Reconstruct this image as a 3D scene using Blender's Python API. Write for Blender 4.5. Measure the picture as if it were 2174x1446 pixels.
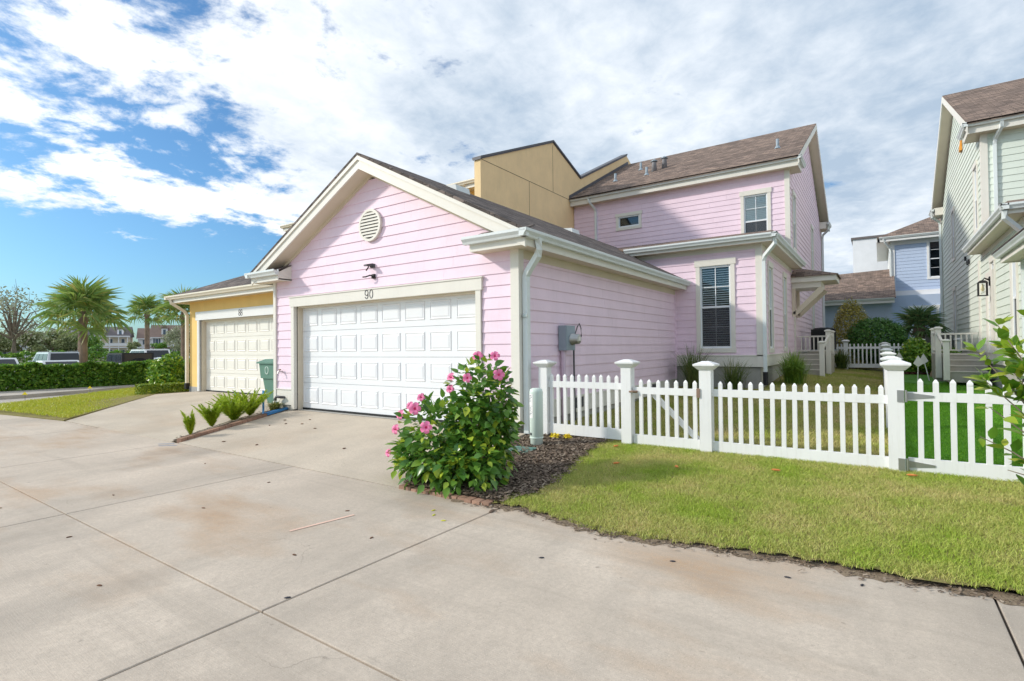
import bpy, math, random
import numpy as np
from mathutils import Vector, Matrix
random.seed(7); RNG = np.random.default_rng(7)
for o in list(bpy.data.objects): bpy.data.objects.remove(o)
S = bpy.context.scene; COL = S.collection
R = math.radians
# ------------------------------------------------------------------ camera
cam = bpy.data.cameras.new('camera'); co = bpy.data.objects.new('camera', cam); COL.objects.link(co)
Rt = Vector((0.8209913, 0.5708410, -0.0106683)); Dn = Vector((-0.0170403, 0.0058220, -0.9998379)); Fw = Vector((-0.5706863, 0.8210400, 0.0145071))
CAM = Vector((4.4706, -6.5999, 1.2567))
m = Matrix.Identity(4)
for i in range(3):
    m[i][0] = Rt[i]; m[i][1] = -Dn[i]; m[i][2] = -Fw[i]; m[i][3] = CAM[i]
co.matrix_world = m
cam.sensor_width = 36; cam.lens = 1125.42 / 2174 * 36; cam.clip_start = .05; cam.clip_end = 5000
S.camera = co
# ------------------------------------------------------------------ sky and sun
SUN = Vector((1.5, 1.0, -0.98)).normalized()      # the way the light travels
EL = math.asin(-SUN.z); ROT = math.atan2(-SUN.x, -SUN.y)
W = bpy.data.worlds.new('World'); S.world = W; W.use_nodes = True
N = W.node_tree.nodes; L = W.node_tree.links; N.clear()
def wn(t, **k):
    n = N.new(t)
    for a, b in k.items(): setattr(n, a, b)
    return n
def wmath(op, a, b=None, c=None):
    n = wn('ShaderNodeMath', operation=op)
    for i, v in enumerate((a, b, c)):
        if v is None: continue
        if isinstance(v, (int, float)): n.inputs[i].default_value = v
        else: L.new(v, n.inputs[i])
    return n.outputs[0]
out = wn('ShaderNodeOutputWorld'); bg = wn('ShaderNodeBackground'); bg.inputs[1].default_value = .1
sky = wn('ShaderNodeTexSky', sky_type='NISHITA'); sky.sun_disc = False; sky.sun_elevation = EL; sky.sun_rotation = ROT
sky.air_density = 1.0; sky.dust_density = 1.2; sky.ozone_density = 2.5
tc = wn('ShaderNodeTexCoord'); sx = wn('ShaderNodeSeparateXYZ'); L.new(tc.outputs['Generated'], sx.inputs[0])
zc = wmath('ADD', wmath('MAXIMUM', sx.outputs[2], 0.0), .16)
cx = wn('ShaderNodeCombineXYZ'); L.new(wmath('DIVIDE', sx.outputs[0], zc), cx.inputs[0]); L.new(wmath('DIVIDE', sx.outputs[1], zc), cx.inputs[1])
def wnoise(scale, detail, rough, off, sc=(1, 1, 1)):
    mp = wn('ShaderNodeMapping'); mp.inputs['Location'].default_value = off; mp.inputs['Scale'].default_value = sc; mp.inputs['Rotation'].default_value = (0, 0, .5); L.new(cx.outputs[0], mp.inputs[0])
    n = wn('ShaderNodeTexNoise'); n.inputs['Scale'].default_value = scale; n.inputs['Detail'].default_value = detail; n.inputs['Roughness'].default_value = rough
    n.inputs['Distortion'].default_value = .25
    L.new(mp.outputs[0], n.inputs['Vector']); return n.outputs[0]
n1 = wnoise(2.3, 11, .64, (3.1, 1.7, 0)); n2 = wnoise(8.5, 8, .62, (8, 2, 4)); n3 = wnoise(1.5, 7, .55, (1, 9, 2), (1, .45, 1))
# the cloud deck is closed to the camera's right and broken to its left
side = wn('ShaderNodeVectorMath', operation='DOT_PRODUCT'); L.new(tc.outputs['Generated'], side.inputs[0]); side.inputs[1].default_value = Rt
cov = wn('ShaderNodeMapRange', clamp=True); L.new(side.outputs['Value'], cov.inputs[0])
for i, v in zip((1, 2, 3, 4), (-.62, .1, .045, .25)): cov.inputs[i].default_value = v
low = wn('ShaderNodeMapRange', clamp=True); L.new(sx.outputs[2], low.inputs[0])
for i, v in zip((1, 2, 3, 4), (.08, .235, -.42, .0)): low.inputs[i].default_value = v
lf = wn('ShaderNodeMapRange', clamp=True); L.new(side.outputs['Value'], lf.inputs[0])
for i, v in zip((1, 2, 3, 4), (-.45, .25, 1, .15)): lf.inputs[i].default_value = v
low_ = wmath('MULTIPLY', low.outputs[0], lf.outputs[0])
dens = wmath('ADD', wmath('ADD', n1, cov.outputs[0]), low_)
dens = wmath('ADD', dens, wmath('MULTIPLY', wmath('SUBTRACT', n2, .5), .42))
msk = wn('ShaderNodeMapRange', clamp=True, interpolation_type='SMOOTHSTEP'); L.new(dens, msk.inputs[0])
for i, v in zip((1, 2, 3, 4), (.46, .62, 0, 1)): msk.inputs[i].default_value = v
shade = wn('ShaderNodeMapRange', clamp=True); L.new(wmath('ADD', wmath('MULTIPLY', cov.outputs[0], 1.25), wmath('ADD', n3, wmath('MULTIPLY', wmath('SUBTRACT', n2, .5), .35))), shade.inputs[0])
for i, v in zip((1, 2, 3, 4), (.50, .92, 0, 1)): shade.inputs[i].default_value = v
cc = wn('ShaderNodeMix', data_type='RGBA'); L.new(shade.outputs[0], cc.inputs[0])
cc.inputs[6].default_value = (4.5, 4.6, 4.7, 1); cc.inputs[7].default_value = (1.75, 2.2, 2.75, 1)
sk = wn('ShaderNodeMix', data_type='RGBA', blend_type='MULTIPLY'); sk.inputs[0].default_value = 1; L.new(sky.outputs[0], sk.inputs[6]); sk.inputs[7].default_value = (.28, .445, .55, 1)
mx = wn('ShaderNodeMix', data_type='RGBA'); L.new(msk.outputs[0], mx.inputs[0]); L.new(sk.outputs[2], mx.inputs[6]); L.new(cc.outputs[2], mx.inputs[7])
L.new(mx.outputs[2], bg.inputs[0]); L.new(bg.outputs[0], out.inputs[0])
sl = bpy.data.lights.new('sun', 'SUN'); so = bpy.data.objects.new('sun', sl); COL.objects.link(so)
sl.energy = 1.2; sl.angle = R(4); sl.color = (1, .93, .83)
so.rotation_euler = SUN.to_track_quat('-Z', 'Y').to_euler(); so.location = (-20, -15, 20)
S.view_settings.view_transform = 'Standard'; S.view_settings.look = 'None'; S.view_settings.gamma = 1; S.view_settings.exposure = 1.46
# ------------------------------------------------------------------ materials
def mk(name):
    m = bpy.data.materials.new(name); m.use_nodes = True; nt = m.node_tree; nt.nodes.clear()
    return m, nt
def nd(nt, t, ins={}, **k):
    n = nt.nodes.new(t)
    for a, b in k.items(): setattr(n, a, b)
    for a, b in ins.items():
        if hasattr(b, 'links') or isinstance(b, bpy.types.NodeSocket): nt.links.new(b, n.inputs[a])
        else: n.inputs[a].default_value = b
    return n
def c4(c): return (c[0], c[1], c[2], 1)
def noise(nt, vec, scale, detail=4, rough=.55): return nd(nt, 'ShaderNodeTexNoise', {'Vector': vec, 'Scale': scale, 'Detail': detail, 'Roughness': rough}).outputs[0]
def rng(nt, v, a, b, c=0., d=1.): return nd(nt, 'ShaderNodeMapRange', {0: v, 1: a, 2: b, 3: c, 4: d}).outputs[0]
def mixc(nt, f, a, b, bt='MIX'):
    n = nd(nt, 'ShaderNodeMix', data_type='RGBA', blend_type=bt)
    for i, v in ((0, f), (6, a), (7, b)):
        if isinstance(v, bpy.types.NodeSocket): nt.links.new(v, n.inputs[i])
        else: n.inputs[i].default_value = v
    return n.outputs[2]
def fin(nt, col, rough=.6, bump=None, bs=.3, bd=.02, metal=0, spec=.4, **k):
    b = nd(nt, 'ShaderNodeBsdfPrincipled', {'Roughness': rough, 'Metallic': metal, 'Specular IOR Level': spec, **k})
    if isinstance(col, bpy.types.NodeSocket): nt.links.new(col, b.inputs['Base Color'])
    else: b.inputs['Base Color'].default_value = col
    if bump is not None:
        bn = nd(nt, 'ShaderNodeBump', {'Strength': bs, 'Distance': bd, 'Height': bump}); nt.links.new(bn.outputs[0], b.inputs['Normal'])
    o = nd(nt, 'ShaderNodeOutputMaterial'); nt.links.new(b.outputs[0], o.inputs[0]); return b
MATS = {}
def paint(name, col, var=.1, rough=.55, dirt=.0, grain=0, metal=0, spec=.35, dirtcol=(.25, .2, .14), each=.0):
    """painted or plain surface: soft tone variation, faint streaks, fine grain"""
    m, nt = mk(name); P = nd(nt, 'ShaderNodeNewGeometry').outputs['Position']
    n = noise(nt, P, 2.2, 5); f = rng(nt, n, .3, .7)
    c = mixc(nt, f, c4([v * (1 - var) for v in col]), c4([min(1, v * (1 + var * .6)) for v in col]))
    if dirt:
        mp = nd(nt, 'ShaderNodeMapping', {'Vector': P, 'Scale': (9, 9, .9)}).outputs[0]
        c = mixc(nt, rng(nt, noise(nt, mp, 2.5, 6, .65), .52, .8, 0, dirt), c, c4(dirtcol))
    if each: c = mixc(nt, rng(nt, nd(nt, 'ShaderNodeObjectInfo').outputs['Random'], 0., 1., 0., each), c, c4([v * .55 for v in col]))
    bump = None
    if grain: bump = noise(nt, nd(nt, 'ShaderNodeMapping', {'Vector': P, 'Scale': (6, 6, 60)}).outputs[0], 4, 4)
    fin(nt, c, rough, bump, .12, .004, metal, spec); MATS[name] = m; return m
paint('pink', (.88, .695, .805), .05, .6, .09, 1, each=.09); paint('green_siding', (.70, .76, .68), .05, .6, .07, 1, each=.08); paint('blue_siding', (.50, .60, .78), .05, .6, .05, 1, each=.08)
paint('trim', (.77, .74, .67), .04, .5, .07); paint('soffit', (.70, .62, .49), .04, .6, .06); paint('white', (.82, .82, .81), .03, .5, .04)
paint('fence_white', (.84, .84, .84), .05, .55, .30, 1, dirtcol=(.46, .44, .38), each=.07); paint('door_white', (.83, .84, .86), .02, .4, .02); paint('door_cream', (.84, .81, .74), .02, .45, .03)
paint('gutter', (.72, .76, .76), .05, .4, .12); paint('downspout', (.74, .79, .79), .04, .4, .06); paint('vinyl', (.80, .83, .86), .02, .35)
paint('yellow_stucco', (.92, .63, .23), .06, .85, .05, 0); paint('tan_stucco', (.93, .69, .39), .06, .9, .14); paint('yellow_gutter', (.80, .73, .60), .04, .45, .05)
paint('foundation', (.42, .41, .38), .15, .9, .2); paint('numeral', (.06, .06, .07), .1, .4); paint('black', (.02, .02, .022), .2, .5); paint('dark_grey', (.10, .10, .11), .2, .6)
paint('meter_grey', (.30, .36, .41), .06, .45, .08); paint('steel', (.45, .45, .44), .1, .35, .1, 0, .8); paint('rusty', (.30, .20, .15), .3, .6, .3)
paint('pvc', (.62, .72, .66), .04, .45, .05); paint('bin_green', (.12, .25, .195), .08, .5, .06); paint('wood_brown', (.16, .11, .08), .2, .8, .2); paint('flash', (.10, .10, .115), .15, .5)
paint('brick', (.40, .24, .17), .35, .9, .5, each=.4); paint('bark', (.24, .195, .15), .35, .95); paint('palm_bark', (.26, .19, .14), .4, .95); paint('valve', (.10, .22, .19), .1, .5, .1)
paint('lilac', (.66, .52, .62), .04, .5); paint('step_conc', (.44, .41, .36), .15, .9, .2); paint('tread_conc', (.62, .58, .52), .1, .9, .1); paint('ac_black', (.016, .017, .02), .2, .6); paint('ac_grey', (.26, .25, .26), .15, .6)
paint('petal', (.86, .22, .42), .15, .6); paint('petal_core', (.62, .03, .13), .1, .6); paint('yellow_petal', (.85, .68, .03), .1, .6); paint('flag_yellow', (.95, .75, .02), .05, .5); paint('fruit', (.62, .60, .05), .15, .5)
paint('blue_mark', (.05, .22, .50), .3, .8); paint('chalk', (.72, .50, .40), .1, .9); paint('dead_leaf', (.16, .08, .045), .5, .9); paint('orange_leaf', (.62, .22, .06), .3, .8); paint('pebble', (.04, .04, .05), .3, .7)
paint('teal_wall', (.30, .55, .58), .05, .7); paint('cream_wall', (.74, .66, .52), .05, .7); paint('white_wall', (.78, .79, .82), .05, .7); paint('far_roof', (.17, .15, .15), .1, .9); paint('far_roof_brown', (.25, .18, .15), .1, .9)
paint('far_window', (.10, .14, .18), .1, .2); paint('shutter', (.05, .09, .13), .1, .5); paint('tyre', (.02, .02, .02), .1, .8); paint('rock', (.42, .30, .20), .2, .9); paint('lamp_cream', (.9, .8, .5), .05, .4)
paint('flagpaint', (.75, .72, .66), .05, .6); paint('orange', (.75, .32, .05), .1, .6); paint('far_porch', (.82, .82, .84), .03, .6); paint('peach', (.62, .47, .38), .06, .9)
for n_, c_ in (('car_white', (.80, .81, .82)), ('car_silver', (.55, .58, .62)), ('car_black', (.02, .02, .022)), ('car_blue', (.62, .70, .78))): paint(n_, c_, .02, .2, 0, 0, 0, .6)
paint('car_black', (.018, .018, .02), .05, .5); paint('tail_light', (.45, .02, .02), .05, .25); paint('car_glass', (.02, .026, .034), .05, .22, 0, 0, 0, .5)

def m_shingle(name, a, b, c):
    m, nt = mk(name); uv = nd(nt, 'ShaderNodeUVMap').outputs[0]
    br = nd(nt, 'ShaderNodeTexBrick', {'Vector': uv, 'Color1': c4(a), 'Color2': c4(b), 'Mortar': c4([v * .35 for v in a]), 'Scale': 1., 'Mortar Size': .008, 'Brick Width': .24, 'Row Height': .14, 'Bias': 0.}, offset=.37)
    br2 = nd(nt, 'ShaderNodeTexBrick', {'Vector': nd(nt, 'ShaderNodeMapping', {'Vector': uv, 'Location': (.11, 0, 0)}).outputs[0], 'Color1': c4((.75, .75, .75)), 'Color2': c4((1.3, 1.25, 1.2)), 'Mortar': c4((1, 1, 1)), 'Scale': 1., 'Mortar Size': 0., 'Brick Width': .41, 'Row Height': .14}, offset=.61)
    col = mixc(nt, 1., br.outputs[0], br2.outputs[0], 'MULTIPLY')
    col = mixc(nt, rng(nt, noise(nt, uv, 160, 2), .3, .7, 0, .55), col, c4(c))
    col = mixc(nt, rng(nt, noise(nt, uv, .8, 4), .35, .75, 0, .35), col, c4([v * .75 for v in c]))
    hs = nd(nt, 'ShaderNodeSeparateXYZ', {0: uv}).outputs[1]
    saw = nd(nt, 'ShaderNodeMath', {0: nd(nt, 'ShaderNodeMath', {0: hs, 1: .14}, operation='DIVIDE').outputs[0]}, operation='FRACT').outputs[0]
    hgt = nd(nt, 'ShaderNodeMath', {0: br.outputs[1], 1: nd(nt, 'ShaderNodeMath', {0: saw, 1: noise(nt, uv, 120, 2)}, operation='ADD').outputs[0]}, operation='ADD').outputs[0]
    fin(nt, col, .95, hgt, .5, -.012, 0, .2); MATS[name] = m
m_shingle('shingle', (.13, .10, .085), (.37, .275, .225), (.19, .145, .125)); m_shingle('shingle_grey', (.085, .072, .068), (.27, .225, .205), (.12, .105, .10))

def m_concrete(name, base, stain, wet=.6):
    m, nt = mk(name); P = nd(nt, 'ShaderNodeNewGeometry').outputs['Position']
    c = mixc(nt, rng(nt, noise(nt, P, .8, 6, .6), .3, .72), c4([v * .80 for v in base]), c4([v * 1.1 for v in base]))
    st = nd(nt, 'ShaderNodeMapping', {'Vector': P, 'Rotation': (0, 0, .25), 'Scale': (.35, .8, 1)}).outputs[0]
    c = mixc(nt, rng(nt, noise(nt, st, 1.3, 5, .55), .52, .74, 0, stain), c, c4((.43, .27, .15)))
    c = mixc(nt, rng(nt, noise(nt, nd(nt, 'ShaderNodeMapping', {'Vector': P, 'Location': (7, 3, 0), 'Scale': (1., .35, 1)}).outputs[0], .7, 7, .65), .50, .78, 0, wet), c, c4((.19, .175, .155)))
    c = mixc(nt, rng(nt, noise(nt, P, 38, 4, .75), .35, .70, 0, .55), c, c4([v * .62 for v in base]))
    c = mixc(nt, rng(nt, noise(nt, P, 170, 2, .7), .58, .72, 0, .6), c, c4([v * .4 for v in base]))
    c = mixc(nt, rng(nt, noise(nt, nd(nt, 'ShaderNodeMapping', {'Vector': P, 'Location': (3, 5, 0)}).outputs[0], 140, 2, .7), .60, .72, 0, .5), c, c4([min(1, v * 1.5) for v in base]))
    ty = nd(nt, 'ShaderNodeMapping', {'Vector': P, 'Location': (2, 9, 0), 'Scale': (.12, 2.6, 1)}).outputs[0]
    c = mixc(nt, rng(nt, noise(nt, ty, 1.6, 5, .6), .55, .72, 0, wet * .5), c, c4([v * .55 for v in base]))
    wp = nd(nt, 'ShaderNodeVectorMath', {0: P, 1: nd(nt, 'ShaderNodeVectorMath', {0: nd(nt, 'ShaderNodeTexNoise', {'Vector': P, 'Scale': 1.6, 'Detail': 6.}).outputs[1], 1: (.9, .9, .0)}, operation='MULTIPLY').outputs[0]}, operation='ADD').outputs[0]
    vo = nd(nt, 'ShaderNodeTexVoronoi', {'Vector': wp, 'Scale': .34}, feature='DISTANCE_TO_EDGE').outputs[0]
    ck = nd(nt, 'ShaderNodeMath', {0: rng(nt, vo, .0, .0022, 1., 0.), 1: rng(nt, noise(nt, P, .5, 3), .54, .64, 0, .45)}, operation='MULTIPLY').outputs[0]
    c = mixc(nt, ck, c, c4((.10, .085, .07)))
    sp = noise(nt, nd(nt, 'ShaderNodeMapping', {'Vector': P, 'Location': (5, 1, 3)}).outputs[0], 9, 2); c = mixc(nt, rng(nt, sp, .74, .80, 0, .5), c, c4((.13, .11, .095)))
    brush = noise(nt, nd(nt, 'ShaderNodeMapping', {'Vector': P, 'Scale': (4, 150, 1)}).outputs[0], 1, 2)
    h = nd(nt, 'ShaderNodeMath', {0: noise(nt, P, 120, 4, .7), 1: brush}, operation='ADD').outputs[0]
    fin(nt, c, .88, h, .35, .004, 0, .25); MATS[name] = m
m_concrete('concrete', (.60, .515, .425), .9, .7); m_concrete('drive', (.60, .52, .42), .35, .3); m_concrete('street', (.52, .48, .43), .1, .3); m_concrete('asphalt', (.20, .20, .20), .0, .2)

def m_ground(name, a, b, c, s=3.):
    m, nt = mk(name); P = nd(nt, 'ShaderNodeNewGeometry').outputs['Position']
    col = mixc(nt, rng(nt, noise(nt, P, s, 5), .35, .65), c4(a), c4(b)); col = mixc(nt, rng(nt, noise(nt, P, s * 9, 4, .7), .45, .7), col, c4(c))
    fin(nt, col, .95, noise(nt, P, 60, 5, .7), .7, .02, 0, .15); MATS[name] = m
m_ground('soil', (.10, .075, .055), (.17, .13, .09), (.06, .045, .035)); m_ground('sand_soil', (.30, .235, .165), (.24, .18, .125), (.15, .11, .08), 6)
m_ground('lawn_base', (.25, .22, .08), (.20, .19, .06), (.32, .25, .12)); m_ground('turf_base', (.07, .22, .012), (.09, .26, .02), (.06, .18, .012), 8); m_ground('putting', (.10, .26, .05), (.12, .28, .06), (.09, .23, .05), 20); m_ground('far_ground', (.11, .12, .06), (.15, .14, .09), (.10, .10, .06), .3)

def m_blade(name, g1, g2, dry, dryamt=.5, s=1.1, trans=.25, rough=.5):
    m, nt = mk(name); geo = nd(nt, 'ShaderNodeNewGeometry'); P = geo.outputs['Position']
    r = geo.outputs['Random Per Island']
    col = mixc(nt, r, c4(g1), c4(g2))
    f = nd(nt, 'ShaderNodeMath', {0: rng(nt, noise(nt, P, s, 5, .6), .38, .66, 0, dryamt), 1: rng(nt, r, .0, 1., .5, 1.5)}, operation='MULTIPLY').outputs[0]
    col = mixc(nt, f, col, c4(dry))
    b = nd(nt, 'ShaderNodeBsdfPrincipled', {'Base Color': col, 'Roughness': rough, 'Specular IOR Level': .3}); t = nd(nt, 'ShaderNodeBsdfTranslucent', {'Color': col})
    mxs = nd(nt, 'ShaderNodeMixShader', {0: trans, 1: b.outputs[0], 2: t.outputs[0]}); o = nd(nt, 'ShaderNodeOutputMaterial', {0: mxs.outputs[0]}); MATS[name] = m
m_blade('lawn_blade', (.27, .42, .04), (.52, .60, .10), (.72, .60, .28), .7, 1.3); m_blade('yard_blade', (.28, .38, .05), (.50, .54, .12), (.68, .55, .28), .8, .9)
m_blade('turf_blade', (.11, .31, .015), (.20, .44, .035), (.15, .36, .02), .4); m_blade('left_blade', (.36, .46, .03), (.62, .64, .06), (.6, .52, .12), .4)
m_blade('orn_grass', (.10, .24, .03), (.26, .42, .05), (.45, .42, .15), .3); m_blade('orn_dark', (.06, .13, .03), (.16, .23, .05), (.38, .32, .16), .35); m_blade('foxtail', (.28, .46, .02), (.55, .66, .05), (.6, .6, .07), .3)
m_blade('liriope', (.10, .16, .02), (.26, .27, .05), (.42, .36, .13), .5)
def m_leaf(name, a, b, c, rough=.4, trans=.25):
    m, nt = mk(name); geo = nd(nt, 'ShaderNodeNewGeometry'); oi = nd(nt, 'ShaderNodeObjectInfo')
    r = nd(nt, 'ShaderNodeMath', {0: nd(nt, 'ShaderNodeMath', {0: geo.outputs['Random Per Island'], 1: oi.outputs['Random']}, operation='ADD').outputs[0]}, operation='FRACT').outputs[0]
    col = mixc(nt, rng(nt, r, 0, .8), c4(a), c4(b)); col = mixc(nt, rng(nt, r, .76, .96), col, c4(c))
    b_ = nd(nt, 'ShaderNodeBsdfPrincipled', {'Base Color': col, 'Roughness': rough, 'Specular IOR Level': .45}); t = nd(nt, 'ShaderNodeBsdfTranslucent', {'Color': col})
    mxs = nd(nt, 'ShaderNodeMixShader', {0: trans, 1: b_.outputs[0], 2: t.outputs[0]}); nd(nt, 'ShaderNodeOutputMaterial', {0: mxs.outputs[0]}); MATS[name] = m
m_leaf('hib_leaf', (.065, .18, .03), (.17, .34, .05), (.52, .62, .06), .28, .3); m_leaf('citrus_leaf', (.10, .25, .025), (.28, .42, .035), (.45, .50, .05), .35, .35)
m_leaf('hedge_leaf', (.07, .19, .02), (.17, .34, .04), (.32, .48, .06), .4); m_leaf('box_leaf', (.13, .24, .02), (.28, .38, .03), (.38, .42, .04), .5); m_leaf('shrub_leaf', (.10, .24, .02), (.22, .40, .04), (.45, .56, .06), .36)
m_leaf('dark_leaf', (.04, .14, .025), (.09, .22, .045), (.18, .34, .07), .33); m_leaf('olive_leaf', (.26, .25, .05), (.44, .38, .09), (.5, .5, .4), .6); m_leaf('oak_leaf', (.17, .22, .09), (.30, .34, .14), (.38, .40, .2), .6)
m_leaf('grey_leaf', (.26, .30, .18), (.38, .41, .27), (.44, .46, .34), .6); m_leaf('frond', (.15, .27, .06), (.30, .42, .10), (.48, .45, .14), .42, .35); m_leaf('frond_dark', (.08, .17, .06), (.16, .27, .09), (.28, .28, .12), .42, .3)
m_leaf('mulch_chip', (.11, .08, .06), (.22, .16, .115), (.36, .29, .22), .9, 0); m_leaf('red_chip', (.14, .05, .035), (.22, .09, .06), (.30, .15, .1), .9, 0)

m, nt = mk('glass'); fr = nd(nt, 'ShaderNodeFresnel', {'IOR': 1.5}); tr = nd(nt, 'ShaderNodeBsdfTransparent', {'Color': (.95, .985, .985, 1)}); gl = nd(nt, 'ShaderNodeBsdfGlossy', {'Color': (.9, .95, 1, 1), 'Roughness': .015})
mxs = nd(nt, 'ShaderNodeMixShader', {0: fr.outputs[0], 1: tr.outputs[0], 2: gl.outputs[0]}); nd(nt, 'ShaderNodeOutputMaterial', {0: mxs.outputs[0]}); MATS['glass'] = m
m, nt = mk('screen'); d = nd(nt, 'ShaderNodeBsdfDiffuse', {'Color': (.10, .10, .11, 1)}); tr = nd(nt, 'ShaderNodeBsdfTransparent'); mxs = nd(nt, 'ShaderNodeMixShader', {0: .38, 1: tr.outputs[0], 2: d.outputs[0]}); nd(nt, 'ShaderNodeOutputMaterial', {0: mxs.outputs[0]}); MATS['screen'] = m
paint('blind', (.86, .90, .89), .03, .5); paint('room', (.03, .035, .04), .1, .9); paint('curtain', (.10, .30, .26), .2, .8)
# ------------------------------------------------------------------ mesh helpers
MIR = None                       # x of a mirror plane while the twin house is built
class B:
    def __init__(s): s.v = []; s.f = []; s.g = []
    def add(s, vs, fs):
        o = len(s.v); s.g.append((o, o + len(vs), len(s.f), len(s.f) + len(fs))); s.v += [tuple(p) for p in vs]; s.f += [tuple(i + o for i in f) for f in fs]; return s
    def each(s, name, mat, par=None):      # every primitive becomes a part of its own
        for a, b, c, d in s.g: q = B(); q.v = s.v[a:b]; q.f = [tuple(i - a for i in f) for f in s.f[c:d]]; q.build(name, mat, par)
    def box(s, x0, x1, y0, y1, z0, z1):
        x0, x1 = sorted((x0, x1)); y0, y1 = sorted((y0, y1)); z0, z1 = sorted((z0, z1))
        return s.add([(x0, y0, z0), (x1, y0, z0), (x1, y1, z0), (x0, y1, z0), (x0, y0, z1), (x1, y0, z1), (x1, y1, z1), (x0, y1, z1)],
                     [(0, 3, 2, 1), (4, 5, 6, 7), (0, 1, 5, 4), (1, 2, 6, 5), (2, 3, 7, 6), (3, 0, 4, 7)])
    def hexa(s, p):              # eight corners: bottom ring, top ring
        return s.add(p, [(0, 3, 2, 1), (4, 5, 6, 7), (0, 1, 5, 4), (1, 2, 6, 5), (2, 3, 7, 6), (3, 0, 4, 7)])
    def prism(s, ring, d):       # a planar ring of points swept by vector d
        n = len(ring); d = Vector(d); a = [Vector(p) for p in ring]; b = [p + d for p in a]
        return s.add(a + b, [tuple(range(n))[::-1], tuple(range(n, 2 * n))] + [(i, (i + 1) % n, n + (i + 1) % n, n + i) for i in range(n)])
    def tube(s, path, r, n=8, r1=None, flat=1.):
        P = [Vector(p) for p in path]; k = len(P); vs = []; up = Vector((0, 0, 1))
        for i, p in enumerate(P):
            t = (P[min(i + 1, k - 1)] - P[max(i - 1, 0)]).normalized()
            a = t.cross(up)
            if a.length < .05: a = t.cross(Vector((0, 1, 0)))
            a.normalize(); b = a.cross(t); rr = r if r1 is None else r + (r1 - r) * i / (k - 1)
            for j in range(n):
                an = 2 * math.pi * (j + .5) / n; vs.append(p + a * math.cos(an) * rr + b * math.sin(an) * rr * flat)
        fs = [(i * n + j, i * n + (j + 1) % n, (i + 1) * n + (j + 1) % n, (i + 1) * n + j) for i in range(k - 1) for j in range(n)]
        return s.add(vs, fs + [tuple(range(n))[::-1], tuple(range((k - 1) * n, k * n))])
    def lathe(s, c, prof, n=16, sq=False):
        vs = []; off = .5 if sq else 0; k = math.sqrt(2) if sq else 1
        if sq: n = 4
        for r, z in prof:
            for j in range(n):
                a = 2 * math.pi * (j + off) / n; vs.append((c[0] + r * k * math.cos(a), c[1] + r * k * math.sin(a), c[2] + z))
        m_ = len(prof)
        return s.add(vs, [(i * n + j, i * n + (j + 1) % n, (i + 1) * n + (j + 1) % n, (i + 1) * n + j) for i in range(m_ - 1) for j in range(n)] + [tuple(range(n))[::-1], tuple(range((m_ - 1) * n, m_ * n))])
    def build(s, name, mat, par=None, smooth=False, **tags):
        vs, fs = s.v, s.f
        if MIR is not None: vs = [(2 * MIR - x, y, z) for x, y, z in vs]; fs = [f[::-1] for f in fs]
        me = bpy.data.meshes.new(name); me.from_pydata(vs, [], fs); me.update()
        uvl = me.uv_layers.new(name='UVMap'); uv = np.zeros((len(me.loops), 2), np.float32)
        for p in me.polygons:
            n = p.normal; u = Vector((0, 0, 1)).cross(n)
            u = Vector((1, 0, 0)) if u.length < .02 else u.normalized(); w = n.cross(u)
            for li in p.loop_indices:
                q = me.vertices[me.loops[li].vertex_index].co; uv[li] = (q.dot(u), q.dot(w))
        uvl.data.foreach_set('uv', uv.ravel())
        if smooth: me.polygons.foreach_set('use_smooth', [True] * len(me.polygons))
        return link(name, me, mat, par, **tags)
def wt(o): return (wt(o.parent) + o.matrix_parent_inverse.translation if o.parent else Vector((0, 0, 0))) + o.location
def link(name, me, mat, par=None, loc=None, local=False, **tags):
    if mat is not None: me.materials.append(MATS[mat])
    o = bpy.data.objects.new(name, me); COL.objects.link(o)
    if loc is not None: o.location = loc
    if par is not None:
        o.parent = par
        if not local: o.matrix_parent_inverse = Matrix.Translation(-wt(par))
    for k, v in tags.items(): o[k] = v
    return o
def thing(name, loc, label, cat, group=None):
    o = bpy.data.objects.new(name, None); COL.objects.link(o); o.empty_display_size = .2
    x, y, z = loc
    o.location = (2 * MIR - x if MIR is not None else x, y, z); o['label'] = label; o['category'] = cat
    if group: o['group'] = group
    return o
def meshnp(name, V, F, mat, par=None, smooth=False, **tags):
    V = np.asarray(V, np.float32); F = np.asarray(F, np.int32); me = bpy.data.meshes.new(name); k = F.shape[1]
    me.vertices.add(len(V)); me.vertices.foreach_set('co', V.ravel()); me.loops.add(F.size); me.loops.foreach_set('vertex_index', F.ravel())
    me.polygons.add(len(F)); me.polygons.foreach_set('loop_start', np.arange(0, F.size, k, dtype=np.int32)); me.update(calc_edges=True)
    if smooth: me.polygons.foreach_set('use_smooth', [True] * len(me.polygons))
    return link(name, me, mat, par, **tags)
def F(pl, u, o, z):              # wall planes: ('front', y) faces -Y; ('right', x) faces +X
    return (u, pl[1] - o, z) if pl[0] == 'front' else (pl[1] + o, u, z)
def fbox(b, pl, u0, u1, o0, o1, z0, z1):
    a = F(pl, u0, o0, z0); c = F(pl, u1, o1, z1); return b.box(a[0], c[0], a[1], c[1], a[2], c[2])
def board(pl, ub0, ub1, ut0, ut1, z0, z1, ob, ot):     # one lap board, thicker at its foot
    b = B(); p = [F(pl, ub0, -.012, z0), F(pl, ub1, -.012, z0), F(pl, ub1, ob, z0), F(pl, ub0, ob, z0), F(pl, ut0, -.012, z1), F(pl, ut1, -.012, z1), F(pl, ut1, ot, z1), F(pl, ut0, ot, z1)]
    b.hexa(p)
    if pl[0] == 'front': b.f = [f[::-1] for f in b.f]
    return b
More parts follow.
